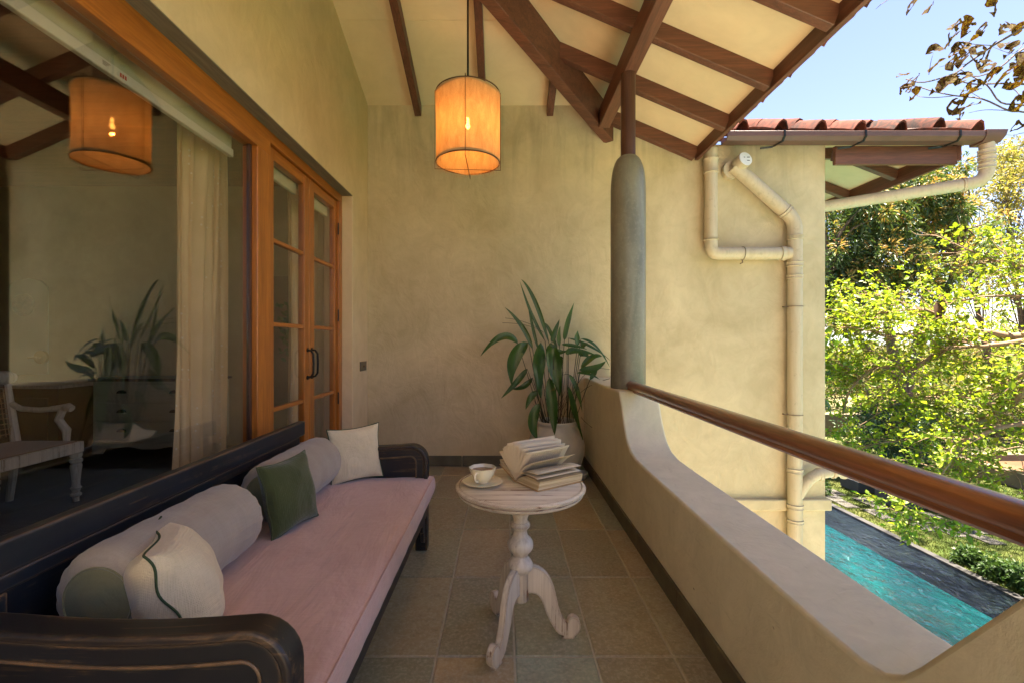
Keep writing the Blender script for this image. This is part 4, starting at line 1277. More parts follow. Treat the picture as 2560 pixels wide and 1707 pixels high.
def m_curtain():
    m, nt, out = new_mat('dotted_curtain'); t = NT(nt)
    c = t.coord()
    v = t.n('ShaderNodeTexVoronoi'); t.set(v.inputs['Vector'], c); v.inputs['Scale'].default_value = 24; v.inputs['Randomness'].default_value = .45
    dot = t.ramp(v.outputs['Distance'], [(.10, 1.), (.17, 0.)])
    base = t.ramp(t.noise(c, 5, 4), [(.3, (.74, .54, .30)), (.7, (.82, .62, .37))])
    col = t.mix(t.math('MULTIPLY', dot, .6), base, (.90, .85, .72))
    nb = t.bump(t.noise(t.coord(scale=(1, 1, 3)), 190, 3), .3, .002)
    nb = t.bump(dot, .4, .004, nb)
    p = t.principled(None, col, .95, .1, nb)
    tr = t.n('ShaderNodeBsdfTranslucent'); t.set(tr.inputs[0], col)
    mx = t.n('ShaderNodeMixShader'); mx.inputs[0].default_value = .25
    nt.links.new(p, mx.inputs[1]); nt.links.new(tr.outputs[0], mx.inputs[2]); nt.links.new(mx.outputs[0], out.inputs['Surface'])
    return m
M['curtain'] = m_curtain()
def curtain(y0, y1, x, label, folds, seed, flare=.0, amp=.042):
    rnd = random.Random(seed)
    ph = [rnd.uniform(-.5, .5) for _ in range(folds+2)]
    def f(u, v):
        z = .02 + 2.40*v
        y_ = y0 - flare*(1-v)**1.3*(1-u) + (y1-y0)*u
        a = u*folds*2*math.pi
        k = .75 + .35*math.sin(v*2.1+seed)
        xx = x + amp*k*math.sin(a + .5*math.sin(v*2+u*4) + ph[int(u*folds)]*.0) + .012*math.sin(a*2.3+v*3) + .015*math.sin(v*4+u*6)
        return (xx, y_ + .012*math.sin(2*a), z)
    o = MB().grid(f, folds*22, 40).obj('curtain', M['curtain'], smooth=80)
    return tag(o, label, 'curtain')
curtain(2.36, 2.80, -1.66, 'heavy dotted cream curtain hanging in the big window beside the doors', 5, 3, .10)
curtain(3.58, 4.50, -1.66, 'plain hanging cream curtain behind the french doors', 8, 9, .06)

# chest of drawers
M['chest'] = m_distressed('olive_white_chest', (.46, .43, .30), (.54, .50, .36), (.16, .11, .06), 'X', .5, .5, .2, .006)
M['chest_top'] = m_wood('dark_chest_top', (.03, .018, .01), (.06, .035, .02), 'X', .3)
ch = thing('chest_of_drawers', 'pale three drawer chest with cup handles inside the room', 'chest of drawers', (-3.55, 5.0, 0))
cx0, cx1, cyf = -4.40, -3.18, 4.96
def cpart(n, m, *a, **k):
    o = MB().box(*a).obj(n, m, smooth=0, bevel=k.get('bevel', .004)); return place(o, ch)
cpart('carcase', M['chest'], cx0, cx1, cyf+.02, 5.39, .12, .775)
cpart('top', M['chest_top'], cx0-.03, cx1+.03, cyf-.015, 5.395, .777, .806)
for k in range(3):
    z0 = .155 + k*.205
    d_ = cpart('drawer', M['chest'], cx0+.03, cx1-.03, cyf, cyf+.0195, z0, z0+.185)
    for x in (cx0+.33, cx1-.33):
        hb_ = MB().prism([(x-.045, z0+.085)] + [(x + .045*math.cos(math.radians(a)), z0+.085+.035*math.sin(math.radians(a))) for a in (180, 150, 120, 90, 60, 30, 0)][1:], lambda a, b, t: (a, t, b), cyf-.025, cyf-.0005).obj('cup_handle', M['iron'], d_, smooth=40)
        hb_.parent = d_; hb_.matrix_parent_inverse = (ch.matrix_world @ d_.matrix_parent_inverse).inverted() if False else Matrix.Identity(4)
base = [(cx0, .118), (cx0, 0), (cx0+.10, 0), (cx0+.14, .06), (cx0+.40, .075), (cx0+.52, .05), (cx0+.70, .05), (cx0+.82, .075), (cx1-.14, .06), (cx1-.10, 0), (cx1, 0), (cx1, .118)]
place(MB().prism(base, lambda a, b, t: (a, t, b), cyf+.005, cyf+.03).obj('plinth', M['chest'], smooth=0, fixn=True), ch)
# things on the chest
lm = MB().lathe((-3.45, 5.2, .807), [(.001, 0), (.06, 0), (.07, .02), (.05, .10), (.035, .16), (.04, .20), (.001, .20)], 24, cap0=False, cap1=False).obj('vase', M['pot'], smooth=60)
tag(lm, 'small pale vase standing on the chest of drawers', 'vase')
pic = thing('picture', 'pale framed print with a round motif above the chest', 'picture', (-3.55, 5.38, 1.1))
M['print'] = m_plain('pale_print', (.50, .49, .36), .6, .3, .04)
M['motif'] = m_plain('sepia_motif', (.16, .12, .07), .8, .2, .5, 40)
place(MB().box(-3.50, -3.34, 5.37, 5.395, .84, 1.62).obj('board', M['print'], smooth=0, bevel=.004), pic)
place(MB().tube([(-3.66, 5.369, 1.14), (-3.66, 5.365, 1.14)], .075, 28).obj('motif', M['motif'], smooth=40), pic)

# arched panels and wall lamp at the left
ap = thing('arched_panel', 'tall cream panel with an arched top and round print on the room wall', 'panel', (-5.35, 5.38, .9))
place(MB().prism([(-5.72, .82), (-5.28, .82), (-5.28, 1.80)] + [(-5.50 + .22*math.cos(math.radians(a)), 1.80+.13*math.sin(math.radians(a))) for a in (20, 50, 90, 130, 160)] + [(-5.72, 1.80)],
   lambda a, b, t: (a, t, b), 5.37, 5.395).obj('board', M['print'], bevel=.004), ap)
place(MB().tube([(-5.55, 5.369, 1.62), (-5.55, 5.365, 1.62)], .13, 28).obj('motif', M['motif'], smooth=40), ap)
wl = thing('wall_lamp', 'small round brass wall lamp beside the arched panel', 'lamp', (-5.3, 5.3, 1.0))
M['brass'] = m_plain('brass', (.45, .35, .15), .3, .5, Metallic=.9)
place(MB().tube([(-5.32, 5.36, 1.02), (-5.32, 5.33, 1.02)], .075, 24).obj('rose', M['brass']), wl)
place(MB().tube([(-5.32, 5.33, 1.02), (-5.32, 5.20, 1.02), (-5.2, 5.18, 1.02)], .010, 8).obj('arm', M['brass']), wl)
dk = thing('dark_cabinet', 'low dark wooden cabinet against the room wall behind the armchair', 'cabinet', (-5.2, 5.1, 0))
place(MB().box(-6.3, -4.75, 4.95, 5.38, .0, .70).obj('carcase', M['chest_top'], bevel=.006), dk)
place(MB().box(-6.34, -4.71, 4.92, 5.385, .701, .735).obj('top', M['white_old'], bevel=.006), dk)
place(MB().box(-6.2, -4.85, 4.935, 4.9495, .10, .60).obj('door', M['chest_top'], bevel=.004), dk)
place(MB().tube([(-5.6, 4.93, .42), (-5.55, 4.91, .40), (-5.45, 4.91, .40), (-5.4, 4.93, .42)], .008, 6).obj('handle', M['iron']), dk)
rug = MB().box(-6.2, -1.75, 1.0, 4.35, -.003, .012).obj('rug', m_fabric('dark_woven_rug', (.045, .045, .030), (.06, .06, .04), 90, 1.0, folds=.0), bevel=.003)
tag(rug, 'dark flat woven rug on the room floor under the armchair', 'rug')
wp_ = thing('wall_hanging', 'brown panel with a sprig of green leaves seen through the door glass', 'panel', (-2.6, 5.36, 1.2))
M['brownpanel'] = m_plain('brown_panel', (.19, .13, .08), .8)
place(MB().box(-2.75, -2.25, 5.37, 5.395, .45, 1.95).obj('board', M['brownpanel'], smooth=0), wp_)
lv = np.random.default_rng(3)
mbv = MB()
for k in range(60):
    c = Vector((-2.50 + lv.normal()*.05, 5.34 + lv.uniform(-.03, .02), .95 + .75*lv.random())); a = lv.uniform(0, 6.28); r = .035
    d1 = Vector((math.cos(a), 0, math.sin(a)))*r; d2 = Vector((-math.sin(a), -.4, math.cos(a)))*r*.5
    mbv.add([c-d1, c+d2, c+d1, c-d2], [(0, 1, 2, 3)])
o = place(mbv.obj('sprig', M['pleaf'], smooth=0), wp_); tag(o, kind='stuff')

# armchair
ac = thing('armchair', 'weathered white wooden armchair with cane back seen through the glass', 'chair', (-3.4, 3.2, 0))
def apart(n, mb_, m_='white_old', **k): return place(mb_.obj(n, M[m_], **k), ac)
AX0, AX1, AY0, AY1 = -3.66, -3.16, 2.86, 3.50
apart('seat_rail', MB().box(AX1-.035, AX1, AY0, AY1, .375, .455), bevel=.006)
apart('seat_rail', MB().box(AX0, AX1-.036, AY1-.035, AY1, .375, .455), bevel=.006)
apart('seat_rail', MB().box(AX0, AX1-.036, AY0, AY0+.035, .375, .455), bevel=.006)
M['cane'] = m_fabric('brown_cane_weave', (.20, .11, .05), (.27, .16, .08), 160, .9, folds=0)
apart('seat', MB().box(AX0+.01, AX1-.02, AY0+.036, AY1-.036, .445, .462), 'cane')
lt = [(.022, 0), (.018, .02), (.020, .045), (.034, .055), (.034, .068), (.022, .078), (.026, .10), (.036, .112), (.026, .124), (.024, .15), (.030, .22), (.036, .27), (.036, .285), (.028, .295), (.040, .31), (.040, .325), (.030, .335), (.038, .35), (.038, .374)]
for y_ in (AY0+.035, AY1-.035):
    apart('leg', MB().lathe((AX1-.03, y_, 0), lt, 20), smooth=35)
    apart('leg', MB().tube([(AX0-.03, y_, 0), (AX0, y_, .2), (AX0+.01, y_, .374)], [.022, .024, .026], 8))
    # back stile, arm and its support
    apart('back_stile', MB().tube([(AX0+.02, y_, .456), (AX0-.02, y_, .70), (AX0-.05, y_, .90)], [.030, .028, .024], 8))
    apart('arm_rest', MB().tube([(AX0-.01, y_, .735), (AX0+.06, y_, .70), (AX0+.20, y_, .69), (AX1-.16, y_, .705), (AX1-.09, y_, .715), (AX1-.06, y_, .700)], [.022, .020, .020, .024, .030, .026], 10))
    apart('arm_support', MB().tube([(AX1-.13, y_, .69), (AX1-.16, y_, .62), (AX1-.10, y_, .54), (AX1-.10, y_, .457)], [.024, .026, .028, .020], 8))
apart('crest_rail', MB().tube([(AX0-.055, AY0-.02, .93), (AX0-.055, AY0+.04, .93), (AX0-.075, 3.18, .95), (AX0-.055, AY1-.04, .93), (AX0-.055, AY1+.02, .93)], [.035, .055, .055, .055, .035], 14), smooth=60)
cb_ = MB()
for k in range(15):
    y_ = AY0+.06 + k*(AY1-AY0-.12)/14
    cb_.beam((AX0+.015, y_, .50), (AX0-.045, y_, .89), .006, .004)
for k in range(10):
    z = .52 + k*.038
    cb_.beam((AX0+.012-.06*(k/10), AY0+.05, z), (AX0+.012-.06*(k/10), AY1-.05, z), .004, .006)
apart('cane_back', cb_, 'cane', smooth=0)

# ================================================================ GARDEN
GZ = -2.6
def m_lawn():
    m, nt, out = new_mat('lawn'); t = NT(nt)
    c = t.coord()
    a = t.noise(c, .9, 6, .65, .4); b = t.noise(c, 14, 5, .7); far = t.noise(c, .03, 5, .6)
    col = t.ramp(a, [(.3, (.040, .060, .012)), (.55, (.070, .085, .020)), (.75, (.115, .105, .035))])
    col = t.mix(t.ramp(b, [(.4, .5), (.6, 0.)]), col, (.022, .036, .007))
    sep = t.n('ShaderNodeSeparateXYZ'); t.set(sep.inputs[0], c)
    dist = t.math('ADD', sep.outputs['X'], sep.outputs['Y'])
    f = t.ramp(t.math('DIVIDE', t.math('SUBTRACT', dist, 26.0), 14.0, clamp=True), [(0., 0.), (1., 1.)])
    field = t.ramp(far, [(.3, (.12, .13, .05)), (.5, (.17, .15, .075)), (.7, (.11, .14, .04))])
    col = t.mix(f, col, field)
    t.principled(out, col, .95, .1, t.bump(b, .6, .03))
    return m
M['lawn'] = m_lawn()
mb = MB()
PX0, PX1, PY0, PY1 = 3.45, 7.60, -8.0, 11.25
B = 1500
for (a, b, c, d) in ((-B, PX0, -B, B), (PX1, B, -B, B), (PX0, PX1, PY1, B), (PX0, PX1, -B, PY0)):
    mb.add([(a, c, GZ), (b, c, GZ), (b, d, GZ), (a, d, GZ)], [(0, 1, 2, 3)])
gr_ = mb.obj('ground', M['lawn'], smooth=0); tag(gr_, kind='structure')

M['bounce_slab'] = m_plain('pale_bounce_slab', (.50, .43, .33), .8, .2, .12, 2, .1, 30)
dk_ = MB().box(1.05, PX0-.002, PY0, WALL_Y, GZ-.02, GZ+.02).obj('bounce_deck', M['bounce_slab'], smooth=0); tag(dk_, kind='structure')  # unseen pale paving added to throw sunlight up into the porch
def m_poolfloor(name, c1, c2, sc):
    m, nt, out = new_mat(name); t = NT(nt)
    c = t.coord()
    n1 = t.noise(c, .7, 4)
    col = t.mix(t.ramp(n1, [(.40, 0.), (.62, 1.)]), c1, c2)
    t.principled(out, col, .6, .3)
    return m
M['poolblue'] = m_poolfloor('turquoise_pool_tiles', (.02, .40, .45), (.10, .66, .66), 3)
M['pooldark'] = m_poolfloor('dark_pool_stone', (.003, .0045, .005), (.006, .008, .009), 2)
mb = MB()
SX = 6.80
mb.add([(PX0, PY0, -3.5), (SX, PY0, -3.5), (SX, PY1, -3.5), (PX0, PY1, -3.5)], [(0, 1, 2, 3)])
mb.add([(SX, PY0, -3.5), (SX, PY1, -3.5), (SX, PY1, -2.645), (SX, PY0, -2.645)], [(0, 1, 2, 3)])
mb.add([(PX0, PY1, -3.5), (SX, PY1, -3.5), (SX, PY1, GZ), (PX0, PY1, GZ)], [(0, 1, 2, 3)])
mb.add([(PX0, PY0, -3.5), (PX0, PY1, -3.5), (PX0, PY1, GZ), (PX0, PY0, GZ)], [(0, 1, 2, 3)])
mb.add([(PX0, PY0, -3.5), (SX, PY0, -3.5), (SX, PY0, GZ), (PX0, PY0, GZ)], [(0, 1, 2, 3)])
mb.m = 1
mb.add([(SX, PY0, -2.645), (PX1, PY0, -2.645), (PX1, PY1, -2.645), (SX, PY1, -2.645)], [(0, 1, 2, 3)])
mb.add([(PX1, PY0, -2.645), (PX1, PY1, -2.645), (PX1, PY1, GZ), (PX1, PY0, GZ)], [(0, 1, 2, 3)])
mb.add([(SX, PY1, -2.645), (PX1, PY1, -2.645), (PX1, PY1, GZ), (SX, PY1, GZ)], [(0, 1, 2, 3)])
pf = mb.obj('pool_floor', [M['poolblue'], M['pooldark']], smooth=0); tag(pf, kind='structure')
def m_water():
    m, nt, out = new_mat('pool_water'); t = NT(nt)
    c = t.coord(scale=(1, 1, 1))
    a = t.noise(t.coord(scale=(1.0, .55, 1), rot=(0, 0, .5)), 8, 5, .6, .8); b = t.noise(c, 1.6, 3)
    nb = t.bump(t.math('ADD', a, t.math('MULTIPLY', b, 1.2)), 1.0, .14)
    fr = t.n('ShaderNodeFresnel'); fr.inputs['IOR'].default_value = 1.45; t.set(fr.inputs['Normal'], nb)
    tr = t.n('ShaderNodeBsdfTransparent'); tr.inputs[0].default_value = (.78, .95, .95, 1)
    gl = t.n('ShaderNodeBsdfGlossy'); gl.inputs['Roughness'].default_value = .03; t.set(gl.inputs['Normal'], nb)
    mx = t.n('ShaderNodeMixShader'); t.set(mx.inputs[0], t.math('MULTIPLY', fr.outputs[0], 2.6, clamp=True))
    nt.links.new(tr.outputs[0], mx.inputs[1]); nt.links.new(gl.outputs[0], mx.inputs[2]); nt.links.new(mx.outputs[0], out.inputs['Surface'])
    return m
M['water'] = m_water()
wt = MB().add([(PX0, PY0, GZ-.012), (PX1, PY0, GZ-.012), (PX1, PY1, GZ-.012), (PX0, PY1, GZ-.012)], [(0, 1, 2, 3)]).obj('pool_water', M['water'], smooth=0)
tag(wt, kind='structure')
M['coping'] = m_plain('grey_stone_coping', (.045, .042, .04), .6, .3, .2, 3, .2, 30)
cpg = thing('pool_coping', None, None, kind='structure')
k = 0; y_ = PY0
while y_ < PY1:
    MB().box(PX1+.001, PX1+.13, y_+.003, min(y_+.6, PY1)-.003, GZ-.05, GZ+.012).obj('coping_stone', M['coping'], cpg, smooth=0, bevel=.004); y_ += .6
x_ = PX0
while x_ < PX1+.1:
    MB().box(x_+.003, x_+.597, PY1+.001, PY1+.20, GZ-.05, GZ+.012).obj('coping_stone', M['coping'], cpg, smooth=0, bevel=.004); x_ += .6

M['slab'] = m_plain('pale_stone_slab', (.085, .078, .066), .85, .2, .12, 3, .2, 40)
stones = [(8.0, 10.60, 11.33, 'nearest the house beside the pool end'), (8.25, 9.80, 10.50, 'second along the pool side row'), (8.60, 9.28, 9.68, 'short one in the middle of the pool side row'),
          (8.92, 9.02, 9.50, 'partly under the light green leaves'), (9.27, 8.67, 9.36, 'long bare one at the right of the pool side row'), (8.33, 11.45, 11.95, 'beside the first lounger foot'),
          (8.62, 10.52, 11.28, 'running along the front of the loungers'), (8.82, 9.70, 10.30, 'between lounger row and pool side row'), (9.58, 9.15, 9.62, 'short one behind the long bare slab'), (9.30, 9.95, 10.3, 'half hidden by leaves below the handrail'), (8.05, 11.75, 12.2, 'small one by the shrub at the corner')]
for x, a, b, l in stones:
    o = MB().box(x-.15, x+.15, a, b, GZ-.03, GZ+.022).obj('stepping_stone', M['slab'], smooth=0, bevel=.006)
    tag(o, 'pale stepping slab, ' + l, 'stepping stone', 'stepping stones across the lawn')

# loungers
M['wicker'] = m_fabric('charcoal_wicker', (.030, .030, .034), (.05, .05, .055), 60, 1.0, folds=0)
M['pad'] = m_plain('dark_lounger_pad', (.045, .04, .042), .9)
def lounger(x, y_, label):
    t = thing('sun_lounger', label, 'sun lounger', (x, y_, GZ), group='wicker loungers on the lawn')
    W, L, H = .62, 1.95, .30
    fr_ = MB()
    fr_.box(x, x+L, y_, y_+.03, GZ+.04, GZ+H); fr_.box(x, x+L, y_+W-.03, y_+W, GZ+.04, GZ+H)
    fr_.box(x, x+.03, y_+.0305, y_+W-.0305, GZ+.04, GZ+H); fr_.box(x+L-.03, x+L, y_+.0305, y_+W-.0305, GZ+.04, GZ+H)
    place(fr_.obj('frame', M['wicker'], smooth=0), t)
    sl = MB()
    for k in range(9): sl.box(x+.05+k*.075, x+.085+k*.075, y_+.031, y_+W-.031, GZ+H-.05, GZ+H-.035)
    o = place(sl.obj('slat', M['wicker'], smooth=0), t)
    place(MB().box(x+.75, x+L-.03, y_+.02, y_+W-.02, GZ+H-.02, GZ+H+.05).obj('seat_pad', M['pad'], bevel=.015), t)
    place(MB().beam((x+.75, y_+W/2, GZ+H), (x+.18, y_+W/2, GZ+H+.42), W-.06, .05).obj('backrest', M['wicker'], bevel=.01), t)
    for yy2 in (y_+.04, y_+W-.04):
        place(MB().tube([(x+.24, yy2, GZ+H+.37), (x+.40, yy2, GZ+H-.03)], .012, 6).obj('prop', M['iron']), t)
    for a in (x+.03, x+L-.07):
        for b in (y_+.01, y_+W-.05):
            place(MB().box(a, a+.04, b, b+.04, GZ, GZ+.039).obj('foot', M['iron'], smooth=0), t)
lounger(8.84, 11.55, 'charcoal wicker lounger nearest the house with its headrest raised')
lounger(8.86, 10.45, 'charcoal wicker lounger half hidden by leaves with its headrest raised')
lounger(9.05, 9.95-.62, 'charcoal wicker lounger mostly hidden under the handrail') if False else None

# raised bed
M['bedwall'] = m_plaster('beige_bed_wall', (.13, .10, .065), (.17, .135, .09), bumpk=.15)
rb = thing('raised_bed', 'low beige walled planting bed at the edge of the lawn', 'planter', (14, 12, GZ))
place(MB().box(13.3, 13.55, 7.0, 14.2, GZ, GZ+.42).obj('wall', M['bedwall'], smooth=0, bevel=.02), rb)
place(MB().box(13.552, 24.0, 13.95, 14.2, GZ, GZ+.42).obj('wall', M['bedwall'], smooth=0, bevel=.02), rb)
place(MB().box(13.552, 24.0, 7.0, 13.948, GZ, GZ+.22).obj('earth', m_plain('dry_orange_earth', (.12, .065, .035), .95, .1, .25, 1.5, .4, 12), smooth=0), rb)
rb2 = MB().box(12.4, 26, 18.6, 18.9, GZ, GZ+.9).obj('garden_wall', M['bedwall'], smooth=0, bevel=.02); tag(rb2, 'long low garden wall behind the tree trunks', 'wall')

# ---------------------------------------------------------------- vegetation helpers
def rand_dirs(n, rng):
    v = rng.normal(size=(n, 3)); return v/np.linalg.norm(v, axis=1, keepdims=True)
def leaf_mesh(name, C, D, size, aspect, mat, parent=None, rng=RNG, droop=.15, up_bias=.5, fold=.25):
    """C (n,3) bases, D (n,3) directions, size (n,), two-triangle folded leaf -> 4 verts (base, left, tip, right)"""
    n = len(C); size = np.broadcast_to(size, (n,))
    D = D/np.linalg.norm(D, axis=1, keepdims=True)
    U = rng.normal(size=(n, 3)); U[:, 2] += up_bias*2
    S = np.cross(D, U); S /= np.linalg.norm(S, axis=1, keepdims=True) + 1e-9
    N = np.cross(S, D)
    L = size[:, None]
    mid = C + D*L*.48
    tip = C + D*L; tip[:, 2] -= droop*size
    w = L*aspect/2
    A = mid + S*w + N*w*fold; Bm = mid - S*w + N*w*fold
    # six verts: base, l1, l2(tip side) ... keep it a 2-quad leaf with a rounded outline
    a2 = C + D*L*.78 + S*w*.62; b2 = C + D*L*.78 - S*w*.62
    a2[:, 2] -= droop*size*.6; b2[:, 2] -= droop*size*.6
    V = np.stack([C, A, a2, tip, b2, Bm], axis=1).reshape(-1, 3)
    i = np.arange(n)[:, None]*6
    F1 = np.concatenate([i, i+1, i+2, i+3], axis=1); F2 = np.concatenate([i, i+3, i+4, i+5], axis=1)
    Fq = np.concatenate([F1, F2], axis=0)
    return quick_mesh(name, V, Fq, mat, parent)

M['bark'] = m_plain('grey_brown_bark', (.13, .095, .070), .9, .2, .4, 6, .8, 20)
M['bark_l'] = m_plain('pale_warm_bark', (.24, .155, .095), .85, .2, .3, 8, .6, 25)
M['mango'] = m_leaf('dark_evergreen_leaf', [(.045, .085, .03), (.065, .115, .035), (.09, .14, .04), (.14, .17, .05)], .35, .4, .5)
M['mango_y'] = m_leaf('young_orange_leaf', [(.36, .19, .06), (.42, .27, .08), (.32, .30, .07), (.45, .32, .14)], .4, .5, .3, (1, .95, .6))
M['lime'] = m_leaf('lime_green_leaf', [(.10, .15, .02), (.17, .25, .025), (.26, .35, .03), (.34, .40, .04), (.28, .28, .05)], .58, .45, .35, (1, 1, .35))
M['olive'] = m_leaf('olive_yellow_leaf', [(.13, .15, .04), (.20, .20, .055), (.26, .22, .07), (.32, .25, .10)], .45, .5, .3, (1, 1, .5))
M['scrub'] = m_leaf('dry_scrub_leaf', [(.05, .075, .018), (.10, .12, .03), (.17, .13, .06), (.08, .12, .022)], .45, .6, .2, (1, 1, .5))
M['bush'] = m_leaf('dark_bush_leaf', [(.022, .05, .022), (.035, .08, .028), (.05, .10, .03)], .3, .4, .4)
M['banana'] = m_leaf('banana_leaf', [(.05, .11, .018), (.08, .15, .025)], .5, .35, .4, (1, 1, .4), island=False)

def clumps(centres, radii, nleaf, llen, rng, jitter=.25, outw=1.0, flat=.0):
    """rosettes: nleaf leaves round each centre"""
    n = len(centres); C = np.repeat(centres, nleaf, axis=0); R = np.repeat(radii, nleaf)
    d = rand_dirs(n*nleaf, rng); d[:, 2] = d[:, 2]*(1-flat)
    r = R*rng.random(n*nleaf)**.5
    P_ = C + d*r[:, None]
    D = d*outw + rand_dirs(n*nleaf, rng)*.6
    S = llen*(1 + jitter*rng.normal(size=n*nleaf)); S = np.clip(S, llen*.4, llen*1.8)
    return P_, D, S
def blob(c, r, n, rng, shell=.35):
    d = rand_dirs(n, rng); q = shell + (1-shell)*rng.random(n)**.6
    return np.array(c) + d*np.array(r)*q[:, None]
def limb(par, pts, r0, r1, mat='bark', n=9, name='limb', wob=.0):
    pts = [Vector(p) for p in pts]
    # Catmull-Rom smoothing
    out = []
    for i in range(len(pts)-1):
        p0 = pts[max(0, i-1)]; p1 = pts[i]; p2 = pts[i+1]; p3 = pts[min(len(pts)-1, i+2)]
        for k in range(4):
            t = k/4
            out.append(.5*((2*p1) + (p2-p0)*t + (2*p0-5*p1+4*p2-p3)*t*t + (3*p1-p0-3*p2+p3)*t*t*t))
    out.append(pts[-1])
    m_ = len(out)
    rad = [r0 + (r1-r0)*i/(m_-1) for i in range(m_)]
    if wob: out = [p + Vector((random.uniform(-1, 1), random.uniform(-1, 1), random.uniform(-1, 1)))*wob for p in out]
    return MB().tube(out, rad, n).obj(name, M[mat], par, smooth=60), out
def twigs_to(par, starts, ends, mat='bark', r0=.012, r1=.004, name='twigs'):
    mb = MB()
    for s_, e_ in zip(starts, ends):
        s_ = Vector(s_); e_ = Vector(e_); m_ = (s_+e_)/2 + Vector((random.uniform(-.1, .1), random.uniform(-.1, .1), random.uniform(-.05, .15)))*(e_-s_).length
        mb.tube([s_, m_, e_], [r0, (r0+r1)/2, r1], 4, cap=False)
    o = mb.obj(name, M[mat], par, smooth=60); tag(o, kind='stuff'); return o

def c6(x, y, Y): return P(1660+x/2.613, 550+y/2.613, Y)

# ---- big dark tree
rng = np.random.default_rng(11)
mg = thing('mango_tree', 'big dark evergreen tree with orange young leaves beyond the lawn', 'tree')
TY_ = 14.8
tr_, _ = limb(mg, [c6(1650, 1720, TY_), c6(1610, 1420, TY_), c6(1565, 1180, TY_), c6(1600, 980, TY_), c6(1655, 840, TY_), c6(1690, 640, TY_+.3), c6(1730, 300, TY_+.4)], .30, .10, n=12, name='trunk')
l2_, o2 = limb(mg, [c6(1560, 1190, TY_), c6(1510, 950, TY_-.2), c6(1480, 780, TY_-.3), c6(1430, 560, TY_-.4), c6(1330, 250, TY_)], .20, .06)
l3_, o3 = limb(mg, [c6(1590, 1440, TY_-.1), c6(1460, 1350, TY_-.5), c6(1380, 1260, TY_-.8), c6(1330, 1100, TY_-1)], .14, .05)
l4_, o4 = limb(mg, [c6(1500, 1010, TY_-.2), c6(1400, 900, TY_-.5), c6(1290, 800, TY_-.8), c6(1210, 580, TY_-.9), c6(1110, 430, TY_-.9), c6(1060, 250, TY_-.8)], .13, .05)
l5_, o5 = limb(mg, [c6(1660, 840, TY_), c6(1800, 600, TY_-.3), c6(1900, 300, TY_-.3), c6(1980, 60, TY_)], .12, .04)
def DD(x, y, Y): return np.array(P(x/.91875, y/.91875, Y))
cs_ = []
for (x, y, Y, r, n) in ((1960, 520, 14.2, (1.5, 1.3, 1.0), 75), (2090, 480, 14.6, (1.6, 1.4, 1.0), 80), (2010, 610, 14.0, (1.5, 1.2, .8), 60), (1920, 640, 14.0, (.9, 1.0, 1.0), 40), (2190, 560, 15.2, (1.3, 1.4, 1.0), 42), (2000, 430, 15.0, (1.4, 1.2, .5), 34), (2150, 420, 15.0, (1.0, 1.0, .5), 22), (2110, 660, 14.6, (1.2, 1.0, .7), 28), (1960, 720, 14.2, (.9, .8, .5), 20)):
    cs_.append(blob(DD(x, y, Y), r, n, rng))
cs_ = np.concatenate(cs_)
P1, D1, S1 = clumps(cs_, np.full(len(cs_), .30), 70, .17, rng, outw=1.1)
o = leaf_mesh('crown', P1, D1, S1, .26, M['mango'], mg, rng, droop=.35); tag(o, kind='stuff')
young = cs_[rng.random(len(cs_)) < .42] + np.array([-.05, -.18, .20])
P1, D1, S1 = clumps(young, np.full(len(young), .20), 46, .15, rng, outw=1.1)
o = leaf_mesh('young_leaves', P1, D1, S1, .26, M['mango_y'], mg, rng, droop=.2); tag(o, kind='stuff')
allp = [tuple(p) for p in (o2+o3+o4+o5)]
st = []; en = []
for c in cs_[::2]:
    j = min(range(len(allp)), key=lambda i: (allp[i][0]-c[0])**2+(allp[i][1]-c[1])**2+(allp[i][2]-c[2])**2 + (0.6 if i % 3 else 0))
    st.append(allp[j]); en.append(tuple(c))
twigs_to(mg, st, en, r0=.03, r1=.008)

# ---- other trees and bushes of the background
def simple_tree(name, label, base, height, blobs, leafmat, nclump, nleaf, ll, cr, barkmat='bark', group=None, aspect=.35, seed=0, trunk_r=.12):
    rg = np.random.default_rng(seed+100)
    t = thing(name, label, name.split('_')[-1], group=group)
    base = Vector(base)
    cc = np.concatenate([blob(b[0], b[1], max(3, int(nclump*b[2])), rg, .2) for b in blobs])
    top = Vector(tuple(np.mean(cc, axis=0)))
    _, pts = limb(t, [base, base.lerp(top, .35) + Vector((.15, 0, 0)), base.lerp(top, .7), top], trunk_r, trunk_r*.4, barkmat, name='trunk')
    P_, D_, S_ = clumps(cc, np.full(len(cc), cr), nleaf, ll, rg)
    o = leaf_mesh('crown', P_, D_, S_, aspect, leafmat, t, rg); tag(o, kind='stuff')
    sel = cc[::2]
    twigs_to(t, [tuple(pts[rg.integers(len(pts)//3, len(pts))]) for _ in sel], [tuple(c) for c in sel], barkmat, trunk_r*.22, trunk_r*.05)
    return t
def gz(x, Y): return (x, Y, GZ)
simple_tree('yellow_tree', 'tall thin yellowish tree right of the side roof pipe', gz(21.5, 19), 9,
            [(DD(2320, 420, 19), (1.9, 1.8, 1.4), 1.0), (DD(2290, 560, 19), (2.2, 1.8, 1.4), .8), (DD(2360, 350, 20), (1.4, 1.2, .9), .6)], M['olive'], 60, 50, .16, .40, seed=1)
simple_tree('sparse_tree', 'sparse olive leaved tree with bare twigs against the sky', gz(18.6, 17.5), 8,
            [(DD(2215, 470, 17.5), (1.3, 1.4, 1.0), 1.0), (DD(2240, 620, 17.5), (1.6, 1.4, 1.3), 1.0)], M['olive'], 42, 36, .14, .34, seed=2)
